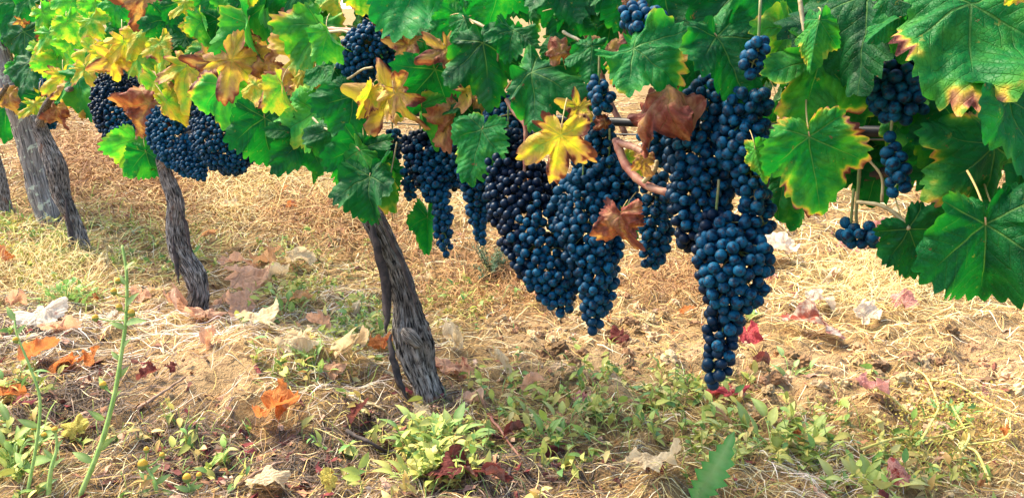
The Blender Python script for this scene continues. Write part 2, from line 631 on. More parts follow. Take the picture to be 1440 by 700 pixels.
gx = axis(-1.5, 1.5, 0.0085, -70, 70)
gy = axis(1.0, 2.9, 0.0085, -30, 110)
GX, GY = np.meshgrid(gx, gy)
GZ = ground_z(GX, GY)
ppx, ppy = to_px(GX, GY, GZ)
tint = np.zeros(GX.shape + (3,))
MOUND = blob(ppx, ppy, [(290, 530, 110, 55), (370, 575, 70, 28)])
tint[:] = (0.34, 0.225, 0.095)  # base darkened: shade in the gaps between straws is put into the tint
for wgt, c in ((MOUND * 1.2, (0.50, 0.30, 0.12)), (blob(ppx, ppy, BARE), (0.47, 0.32, 0.17)), (blob(ppx, ppy, RUST), (0.20, 0.11, 0.05)), (blob(ppx, ppy, LITTER) * 0.9 * (1 - MOUND), (0.15, 0.10, 0.065))):
    wgt = np.clip(wgt * 1.2 + 0.3 * fbm(GX * 7, GY * 7, 2.0, 3) * (wgt > 0.1), 0, 1)[..., None]
    tint = tint * (1 - wgt) + np.array(c) * wgt
farw = np.clip((GY - 6) / 8, 0, .8)[..., None] * np.clip(.6 + fbm(GX * .8, GY * .8, 9.0, 3), 0, 1)[..., None]
tint = tint * (1 - farw) + np.array((.16, .19, .06)) * farw
nx_, ny_ = len(gx), len(gy)
ii, jj = np.meshgrid(np.arange(ny_ - 1), np.arange(nx_ - 1), indexing='ij')
GF = np.stack([ii * nx_ + jj, ii * nx_ + jj + 1, (ii + 1) * nx_ + jj + 1, (ii + 1) * nx_ + jj], -1).reshape(-1, 4)
g = link('ground', mesh_np('ground', np.stack([GX, GY, GZ], -1).reshape(-1, 3), GF, M_SOIL, True, tint.reshape(-1, 3)))
tag(g, 'sandy tan vineyard soil with clods and litter under the vines', 'ground', kind='structure')

# ------------------------------------------------------------------ leaf meshes
LOBES = [0, R(57), -R(57), R(116), -R(116)]


def leaf_mesh(name, seed, sinus=0.26, teeth=0.10, fold=0.15, droop=0.5, curl=0.3, wave=0.05, crumple=0.0, pucker=0.018, petiole=0.7,
              mat=None, rings=11, na=176, asym=0.06, notch=0.0):
    r0 = np.random.default_rng(seed)
    th = np.linspace(-np.pi, np.pi, na, endpoint=False)
    L = np.array([1.0, 0.80, 0.80, 0.56, 0.56]) * (1 + r0.uniform(-asym, asym, 5))
    C = np.array(LOBES) + r0.uniform(-0.05, 0.05, 5)
    rr = np.zeros(na)
    for i in range(5):
        d = np.abs(th - C[i])
        out = (np.abs(th) > np.abs(C[i])) & (i >= 3)
        s = sinus * (1 + r0.uniform(-.25, .25))
        prof = np.where(out, 1 - 0.80 * np.clip(d / (np.pi - abs(C[i])), 0, 1) ** 1.6, 1 - s * (d / R(29)) ** 1.25)
        rr = np.maximum(rr, L[i] * np.clip(prof, 0.05, 1))
    # saw teeth along the margin
    k = 35
    ph = th / (2 * np.pi) * k + 0.25 * np.sin(th * 3 + seed)
    tooth = np.abs((ph % 1) - 0.45) * 2
    amp = teeth * (0.35 + 1.3 * _T[(np.floor(ph).astype(int) * 31 + seed * 7) & 4095])
    rr = rr * (1 - amp * tooth * np.where(np.abs(th) > R(160), 0.2, 1))
    if notch:
        for _ in range(3):
            c0 = r0.uniform(-2.2, 2.2)
            rr = rr * (1 - notch * np.exp(-((th - c0) / 0.13) ** 2))
    tt = (np.arange(1, rings + 1) / rings) ** 0.85
    rad = tt[:, None] * rr[None, :]
    x = np.concatenate([[0], (rad * np.sin(th)[None, :]).ravel()])
    y = np.concatenate([[0], (rad * np.cos(th)[None, :]).ravel()])
    edge = np.concatenate([[0], (tt[:, None] * np.ones(na)[None, :]).ravel()])
    ang = np.arctan2(x, y)
    r = np.hypot(x, y)
    dd = np.abs((ang[:, None] - C[None, :] + np.pi) % (2 * np.pi) - np.pi)
    near = dd.argmin(1)
    dmin = dd.min(1)
    perp = r * np.sin(np.minimum(dmin, np.pi / 2))
    along = r * np.cos(dmin)
    uv_v = np.stack([perp, along], -1)
    uv_e = np.stack([edge, ang / 6.3 + 0.5], -1)
    uv_p = np.stack([x, y], -1)
    z = pucker * np.sin(np.clip(dmin / R(28), 0, 1) * np.pi / 1.2) * np.clip(r * 2.2, 0, 1)
    z = z + wave * edge ** 2.5 * np.sin(ang * r0.integers(4, 7) + r0.uniform(0, 6)) + wave * 0.5 * edge ** 3 * np.sin(ang * 11 + 1)
    z = z + 0.035 * fbm(x * 2.2 + seed, y * 2.2, 0.5, 2) * (0.3 + edge)
    z = z + 0.040 * fbm(x * 6.5 + seed, y * 6.5, 2.5, 3) * (0.25 + edge)
    if crumple:
        z = z + crumple * fbm(x * 2.6 + seed * 3.1, y * 2.6, 1.5, 3) * 1.4
        x = x + crumple * 0.35 * fbm(x * 3 + 5 + seed, y * 3, 4.5, 2)
        y = y + crumple * 0.35 * fbm(x * 3 + 9 + seed, y * 3, 8.5, 2)
    # fold along the midrib, roll across, droop along
    zf = np.abs(x) * math.sin(fold)
    x = x * math.cos(fold)
    z = z + zf
    if abs(curl) > 1e-3:
        ka = curl * (1 + 0.5 * r0.uniform(-1, 1) * np.sign(x))
        X, Z = np.sin(ka * x) / ka, -(1 - np.cos(ka * x)) / ka
        nxz = np.sin(ka * x)
        x, z = X + z * nxz, Z + z * np.cos(ka * x)
    if abs(droop) > 1e-3:
        Y, Z = np.sin(droop * y) / droop, -(1 - np.cos(droop * y)) / droop
        y, z = Y + z * np.sin(droop * y), Z + z * np.cos(droop * y)
    V = np.stack([x, y, z], -1)
    a = np.arange(na)
    b = (a + 1) % na
    F = [[0, 1 + i, 1 + j] for i, j in zip(a.tolist(), b.tolist())]
    for q in range(rings - 1):
        o0, o1 = 1 + q * na, 1 + (q + 1) * na
        F += [[o0 + j, o1 + j, o1 + i, o0 + i][::-1] for i, j in zip(a.tolist(), b.tolist())]
    F = [f[::-1] for f in F]
    nf = len(F)
    fm = [0] * nf
    if petiole:
        n = 9
        u = np.linspace(0, 1, n)
        sgn = r0.uniform(-.35, .35)
        C3 = np.stack([sgn * petiole * u ** 2, -petiole * u * 0.75, 0.01 - petiole * 0.75 * u ** 1.7], -1)
        pv, pf = tube_arrays(C3, np.linspace(0.010, 0.013, n), 6)
        o = len(V)
        V = np.vstack([V, pv])
        pf = [[i + o for i in f] for f in clean_faces(pf)]
        F += pf
        fm += [1] * len(pf)
        zz = np.zeros((len(pv), 2))
        uv_v, uv_e, uv_p = np.vstack([uv_v, zz]), np.vstack([uv_e, zz]), np.vstack([uv_p, zz])
    return mesh_np(name, V, F, [mat or M_LEAF, M_PET], True, None, {'vein': uv_v, 'edge': uv_e, 'plane': uv_p}, fm)


FRESH = [leaf_mesh('leaf_blade', 10 + i, sinus=s, fold=f, droop=d, curl=c, wave=w, pucker=0.02, crumple=.11, asym=.12)
         for i, (s, f, d, c, w) in enumerate([(.20, .12, .45, .35, .06), (.28, .25, .7, .3, .10), (.18, .05, .4, .7, .08), (.36, .18, .55, .45, .10),
                                              (.24, -.15, .8, .5, .11), (.19, .35, .5, .3, .09), (.32, .10, 1.0, .8, .10), (.22, .0, .3, .3, .08),
                                              (.22, .45, .8, .2, .10), (.26, -.25, .5, .8, .09)])]
FOLDED = [leaf_mesh('leaf_blade', 40 + i, sinus=.24, fold=f, droop=d, curl=c, wave=.08) for i, (f, d, c) in enumerate([(.85, .7, .2), (1.05, .4, .5), (-.8, .8, .3)])]
LOBED = [leaf_mesh('leaf_blade', 50 + i, sinus=.50, fold=.1, droop=.5, curl=c, wave=.09, teeth=.09, crumple=.10, notch=.35) for i, c in enumerate((.3, .6))]
CURLED = [leaf_mesh('leaf_blade', 60 + i, sinus=.36, fold=f, droop=d, curl=c, wave=.12, crumple=.30, teeth=.08)
          for i, (f, d, c) in enumerate([(.3, 1.3, 1.1), (.7, 1.0, 1.3), (-.4, 1.6, .9), (.5, 1.9, 1.6)])]
FALLEN = [leaf_mesh('fallen_blade', 80 + i, sinus=s, fold=f, droop=d, curl=c, wave=.12, crumple=.17, teeth=.06, petiole=p * .8, mat=M_DRY, notch=nt)
          for i, (s, f, d, c, p, nt) in enumerate([(.20, .25, .9, -1.5, .5, 0), (.26, .4, -1.2, 1.6, .0, .2), (.16, .5, 1.6, 1.4, .6, 0),
                                                   (.32, .2, -.8, -1.5, .4, .2), (.26, .9, 1.1, -1.3, .0, .1), (.20, -.5, 1.2, 1.3, .6, 0)])]


def leaf_label(Rv, Gv, Bv):
    if Rv > .92:
        return 'withered wine-brown leaf'
    if Rv > .80:
        return 'dry curled tan-brown leaf'
    if Rv > .70:
        return 'ochre leaf drying to brown'
    if Rv > .57:
        return 'yellow autumn leaf'
    if Rv > .44:
        return 'yellow-green turning leaf'
    if Gv > .45:
        return 'green leaf with browned edge'
    return None


VINES = {}
leaf_count = {}


def vine_for(px):
    return 'E' if px > 885 else 'A' if px > 385 else 'B' if px > 128 else 'C' if px > 28 else 'D'


def put_leaf(vine, p0, y_dir, z_dir, size, mesh, col4):
    root = VINES[vine]
    Y = y_dir.normalized()
    Z = (z_dir - Y * z_dir.dot(Y)).normalized()
    X = Y.cross(Z)
    m = Matrix((X, Y, Z)).transposed().to_4x4()
    m = Matrix.Translation(p0) @ m @ Matrix.Scale(size, 4)
    o = link('leaf', mesh, root, m)
    o.color = col4
    lb = leaf_label(*col4[:3])
    if lb:
        o['label'] = lb
    leaf_count[vine] = leaf_count.get(vine, 0) + 1
    return o


def leaf(x0, y0, x1, y1, Rv=.2, Gv=.1, Bv=.5, kind='f', roll=0, pitch=None, dd=-0.20, flip=False, vine=None, wide=1.0):
    """a leaf whose stalk end is seen at (x0, y0) and whose tip at (x1, y1); dd is its offset from the row's middle plane"""
    px, py = 0.5 * (x0 + x1), 0.5 * (y0 + y1)
    sc_ = min(1.0, row_depth(px) / 1.2)
    d = row_depth(px) + dd * (0.55 + 0.45 * sc_) + random.uniform(-.03, .03)
    if Rv > .55:
        d -= .03
    t = RIGHT * (x1 - x0) - UP * (y1 - y0)
    ln = t.length
    t.normalize()
    if pitch is None:
        pitch = random.uniform(-25, 30)
    roll = roll + random.uniform(-26, 26)
    pitch = pitch + random.uniform(-22, 22)
    zt = BACK.copy()
    q = Matrix.Rotation(R(roll), 3, t)
    zt = q @ zt
    xx = t.cross(zt)
    q2 = Matrix.Rotation(R(pitch), 3, xx)
    t2, z2 = q2 @ t, q2 @ zt
    if flip:
        z2 = -z2
    lst = {'f': FRESH, 'v': FOLDED, 'l': LOBED, 'c': CURLED}[kind]
    if kind == 'f':
        wide *= {'E': .93, 'A': .92, 'B': .86, 'C': .9, 'D': .9}[vine or vine_for(px)]
    size = ln * d / FPX / max(0.7, math.cos(R(pitch))) * wide / 0.93
    if kind == 'c':
        size *= 0.88
    return put_leaf(vine or vine_for(px), P(x0, y0, d), t2, z2, size, random.choice(lst), (Rv, Gv, Bv, 1.0))


# ------------------------------------------------------------------ trunks
def trunk_mesh(name, pts, seed, mat, sides=96, n=150, ridge=1.0):
    """pts: world x, y, z, radius"""
    S = smooth_path(pts, n)
    C, rad = S[:, :3], S[:, 3] * (.64 if ridge > .9 else .9)
    ln = np.concatenate([[0], np.cumsum(np.linalg.norm(np.diff(C, axis=0), axis=1))])

    def disp(th, u):
        s = np.interp(u, np.linspace(0, 1, n), ln)
        a = th + 2.2 * s
        cx, sx = np.cos(a), np.sin(a)
        d = 1 + 0.36 * ridge * fbm(cx * 1.4 + seed, sx * 1.4, s * 11, 3)
        for kz, (ka, kh) in enumerate(((.9, .25), (3.9, .62), (2.2, .85))):
            d = d + .30 * ridge * np.exp(-((u - kh - .03 * np.sin(seed + kz)) / .07) ** 2 - ((np.angle(np.exp(1j * (th - ka - seed)))) / .7) ** 2)
        rg = 1 - np.abs(fbm(cx * 4.6 + seed, sx * 4.6, s * 5 + 3, 3)) * 2.4
        d = d + 0.22 * ridge * (rg - 0.55)
        rf = 1 - np.abs(fbm(cx * 12 + seed, sx * 12, s * 9 + 8, 2)) * 2.4
        d = d + 0.09 * ridge * (rf - .5)
        return d
    V, F = tube_arrays(C, rad, sides, disp)
    th = np.linspace(0, 1, sides, endpoint=False)
    uv = np.zeros((len(V), 2))
    uu = np.abs(th[None, :] * 2 - 1) + 2.2 * ln[:, None] / (2 * np.pi) * 0
    uv[:n * sides, 0] = np.broadcast_to(uu, (n, sides)).ravel()
    uv[:n * sides, 1] = np.broadcast_to(ln[:, None] * 6, (n, sides)).ravel()
    return mesh_np(name, V, clean_faces(F), mat, True, None, {'bark': uv})


def path_px(pts, d):
    """pts: (px, py, radius px[, depth offset]) at depth d -> x, y, z, r"""
    out = []
    for q in pts:
        dq = d + (q[3] if len(q) > 3 else 0)
        p = P(q[0], q[1], dq)
        out.append((p.x, p.y, p.z, q[2] * dq / FPX))
    return out


def make_vine(key, base_px, trunk_px, label, seed, depth=None):
    if depth is None:
        b, d = on_ground(*base_px)
    else:
        d = depth
        b = P(*base_px, d)
    root = empty('grapevine', b)
    tag(root, label, 'grapevine', 'grapevines of the row')
    VINES[key] = root
    pts = path_px(trunk_px, d)
    last = pts[-1]
    gz = float(ground_z(last[0], last[1]))
    pts.append((last[0] + .004, last[1], min(gz, last[2]) - 0.05, last[3] * 1.25))
    link('trunk', trunk_mesh('trunk', pts, seed, M_BARK), root)
    return root, d


vA, dA = make_vine('A', (600, 560), [(490, 235, 18), (505, 275, 23), (534, 325, 24), (560, 385, 25), (571, 425, 27), (577, 465, 36), (586, 505, 34), (598, 540, 28), (604, 566, 34)],
                   'grapevine with thick gnarled leaning trunk and knotted foot, the nearest whole trunk', 2)
vB, dB = make_vine('B', (276, 432), [(226, 222, 12), (233, 245, 14), (247, 285, 17), (248, 322, 19), (256, 355, 21), (272, 385, 22), (280, 412, 19), (277, 432, 21)],
                   'grapevine with slim bent trunk under a mass of dark grapes and a tan leaf', 5)
vC, dC = make_vine('C', (110, 350), [(50, 165, 14), (62, 195, 16), (80, 238, 19), (86, 272, 18), (102, 305, 14), (112, 348, 17)],
                   'grapevine leaning beside the lichen-covered post under yellow leaves', 9)
vD, dD = make_vine('D', (6, 292), [(-22, 180, 9), (-10, 215, 10), (0, 250, 12), (6, 290, 13)],
                   'grapevine cut off by the left edge, only a sliver of dark trunk showing', 12)
eb = P(1539, 955, 0.98)
vE, dE = make_vine('E', (1580, 800), [(1500, 190, 34), (1525, 260, 36), (1550, 420, 38), (1570, 600, 42), (1590, 760, 45)],
                   'grapevine whose big green leaves and long grape bunches fill the right side', 15, depth=0.93)

# shaggy strips of old bark
for key, pl, w, d in (('A', [(521, 300), (530, 345), (541, 400), (545, 440), (543, 468)], 6.5, dA - .035),
                      ('A', [(548, 470), (556, 520), (574, 562)], 5, dA - .05), ('B', [(243, 330), (247, 365), (253, 400)], 3, dB - .04), ('C', [(92, 280), (98, 320), (104, 352)], 3, dC - .04),
                      ('A', [(535, 300), (556, 350), (577, 400), (588, 440)], 3, dA - .045), ('B', [(250, 280), (262, 320), (272, 370)], 2.2, dB - .045)):
    S = smooth_path([tuple(P(x, y, d)) for x, y in pl], 26)
    S += 0.004 * np.stack([fbm(np.arange(26) * .5, 3), fbm(np.arange(26) * .5, 8), np.zeros(26)], -1)
    prof = np.sin(np.linspace(0.25, 3.0, 26)) * w * d / FPX
    link('bark_strip', tube_mesh('bark_strip', S, np.maximum(prof, .001), M_DARK, 7, lambda th, u: 1 + .35 * np.cos(th * 3 + u * 9)), VINES[key])
# pruning knot low on the first trunk
kn = smooth_path([(*P(566, 462, dA - .055), .004), (*P(571, 468, dA - .062), .017), (*P(580, 476, dA - .064), .020), (*P(590, 486, dA - .055), .012)], 16)
link('pruning_scar', trunk_mesh('pruning_scar', kn, 31, M_BARK, 24, 20, 1.5), vA)
# cordon arms
for key, pl, d in (('A', [(500, 268, 15), (515, 235, 12, -.02), (560, 205, 10, -.05), (640, 190, 9, -.1), (720, 188, 8, -.2), (800, 192, 7, -.27)], dA),
                   ('A', [(500, 262, 13), (480, 225, 9, .06), (440, 195, 7, .15), (410, 180, 6, .3)], dA),
                   ('B', [(230, 235, 11), (260, 195, 8, -.08), (320, 170, 7, -.25), (370, 160, 6, -.38)], dB),
                   ('B', [(230, 232, 9), (205, 195, 7, .15), (165, 170, 5, .4)], dB), ('C', [(55, 178, 8), (70, 140, 5, -.15), (100, 125, 4, -.4)], dC),
                   ('C', [(55, 176, 8), (45, 130, 4, .25)], dC), ('D', [(-20, 190, 6), (-8, 150, 4, -.3), (10, 120, 3, -.5)], dD),
                   ('E', [(1505, 200, 26), (1430, 225, 15, .01), (1340, 232, 11, .04), (1260, 240, 9, .07), (1205, 248, 8, .1), (1100, 244, 7, .17), (1000, 240, 6, .24)], dE)):
    link('cordon', trunk_mesh('cordon', path_px(pl, d), 20 + len(pl), M_BARK if key != 'E' else M_DARK, 20, 40, .7), VINES[key])

# wooden post, hose and wire
pp, pd = on_ground(70, 312)
post = empty('wooden_post', pp)
tag(post, 'grey weathered post with lichen leaning beside the third trunk', 'post')
link('post_shaft', trunk_mesh('post_shaft', [*path_px([(-2, 60, 14), (14, 120, 15), (32, 175, 15), (48, 240, 16), (68, 310, 17)], pd + .02), (*(pp + Vector((.02, 0, -.08))), .05)], 44, M_POST, 64, 90, .75), post)
ROWDIR = Vector((-(394 + 720) / FPX, 1, 0)).normalized()
for nm, at_, r_, mt, lb, cat in (('irrigation_hose', P(1245, 178, row_depth(1245) - .02), .0068, M_HOSE, 'black irrigation hose running through the leaves under the darkest grapes', 'hose'),
                                 ('trellis_wire', P(790, 181, row_depth(790) + .02), .0014, M_WIRE, 'thin grey trellis wire stretched along the vine row behind the grapes', 'wire')):
    C = np.array([tuple(at_ + ROWDIR * s + Vector((0, 0, -.006 * math.cos(s * 3)))) for s in np.linspace(-1.0, 6.5, 60)])
    o = link(nm, tube_mesh(nm, C, r_, mt, 10))
    tag(o, lb, cat)

# canes and shoots seen between the leaves
for pl, r_, mt, dd in (
        ([(866, 196), (880, 232), (905, 258), (937, 270), (965, 268)], 5.6, M_CANE, -.20), ([(866, 200), (888, 206), (905, 214)], 5, M_CANE, -.2),
        ([(905, 256), (920, 240), (924, 226)], 3.2, M_PALE, -.21),
        ([(712, 140), (724, 160), (738, 178), (738, 215), (737, 262)], 2.8, M_CANE, -.2), ([(738, 178), (765, 178), (790, 186)], 1.4, M_PALE, -.18),
        ([(866, 15), (874, 40), (877, 70), (872, 120)], 5.5, M_CANE, -.05),
        ([(352, 5), (392, 12), (420, 25), (440, 40), (470, 42), (500, 45), (520, 60)], 3.2, M_CANE, -.18), ([(458, 46), (482, 44), (497, 50)], 2, M_PALE, -.2),
        ([(478, 117), (495, 108), (510, 98), (524, 95)], 1.6, M_PALE, -.26), ([(430, 190), (444, 180), (462, 182), (472, 178)], 2, M_PALE, -.26),
        ([(440, 166), (452, 178), (465, 184)], 1.6, M_PALE, -.27), ([(457, 212), (466, 205), (478, 190)], 2, M_PALE, -.26),
        ([(655, 27), (675, 35), (694, 46), (712, 58)], 2.3, M_PALE, -.22), ([(694, 46), (700, 80), (692, 110)], 1.4, M_PALE, -.22),
        ([(792, 45), (800, 50), (815, 58), (810, 68)], 2.2, M_PALE, -.2),
        ([(1210, 195), (1208, 250), (1204, 300), (1206, 320)], 2.4, M_GSTEM, -.1), ([(1278, 322), (1258, 300), (1235, 288), (1205, 284)], 3.2, M_PALE, -.16),
        ([(1240, 284), (1240, 250), (1222, 225)], 2, M_PALE, -.12), ([(1125, 0), (1132, 50), (1142, 90)], 3, M_PALE, -.2),
        ([(205, 122), (235, 124), (262, 126)], 1.6, M_CANE, -.2), ([(128, 135), (140, 142), (152, 150)], 2.2, M_PALE, -.2), ([(192, 196), (197, 160), (215, 150), (232, 150)], 1.5, M_PALE, -.24),
        ([(222, 95), (226, 120), (230, 140)], 2.6, M_CANE, -.15), ([(345, 40), (350, 75), (348, 100)], 2, M_CANE, -.05), ([(105, 70), (128, 75), (160, 70)], 1.3, M_PALE, -.22),
        ([(880, 190), (850, 120), (840, 40), (835, -40)], 4, M_CANE, .05), ([(640, 190), (650, 110), (640, 20), (645, -60)], 4, M_CANE, .05), ([(470, 215), (455, 120), (440, 20), (430, -50)], 4, M_CANE, .05),
        ([(1260, 240), (1240, 120), (1250, -20)], 5, M_CANE, .05), ([(1060, 245), (1070, 100), (1060, -40)], 5, M_CANE, .08), ([(1000, 240), (980, 120), (990, -30)], 4, M_CANE, .08),
        ([(300, 175), (290, 80), (300, -20)], 3, M_CANE, .05), ([(200, 190), (190, 90), (180, -10)], 2.5, M_CANE, .05), ([(90, 145), (85, 60), (80, -20)], 2.2, M_CANE, .05), ([(558, 200), (548, 260), (552, 310)], 1, M_PALE, -.2)):
    a = pl[0]
    key = vine_for(a[0])
    S = smooth_path([tuple(P(x, y, row_depth(x) + dd)) for x, y in pl], 8 * len(pl))
    dm = row_depth(a[0]) + dd
    nodes = lambda th, u, k=len(pl): 1 + .22 * np.exp(-(((u * k * 1.2) % 1 - .5) / .08) ** 2)
    link('cane', tube_mesh('cane', S, np.linspace(1.1, .85, len(S)) * r_ * dm / FPX, mt, 9, nodes), VINES[key])

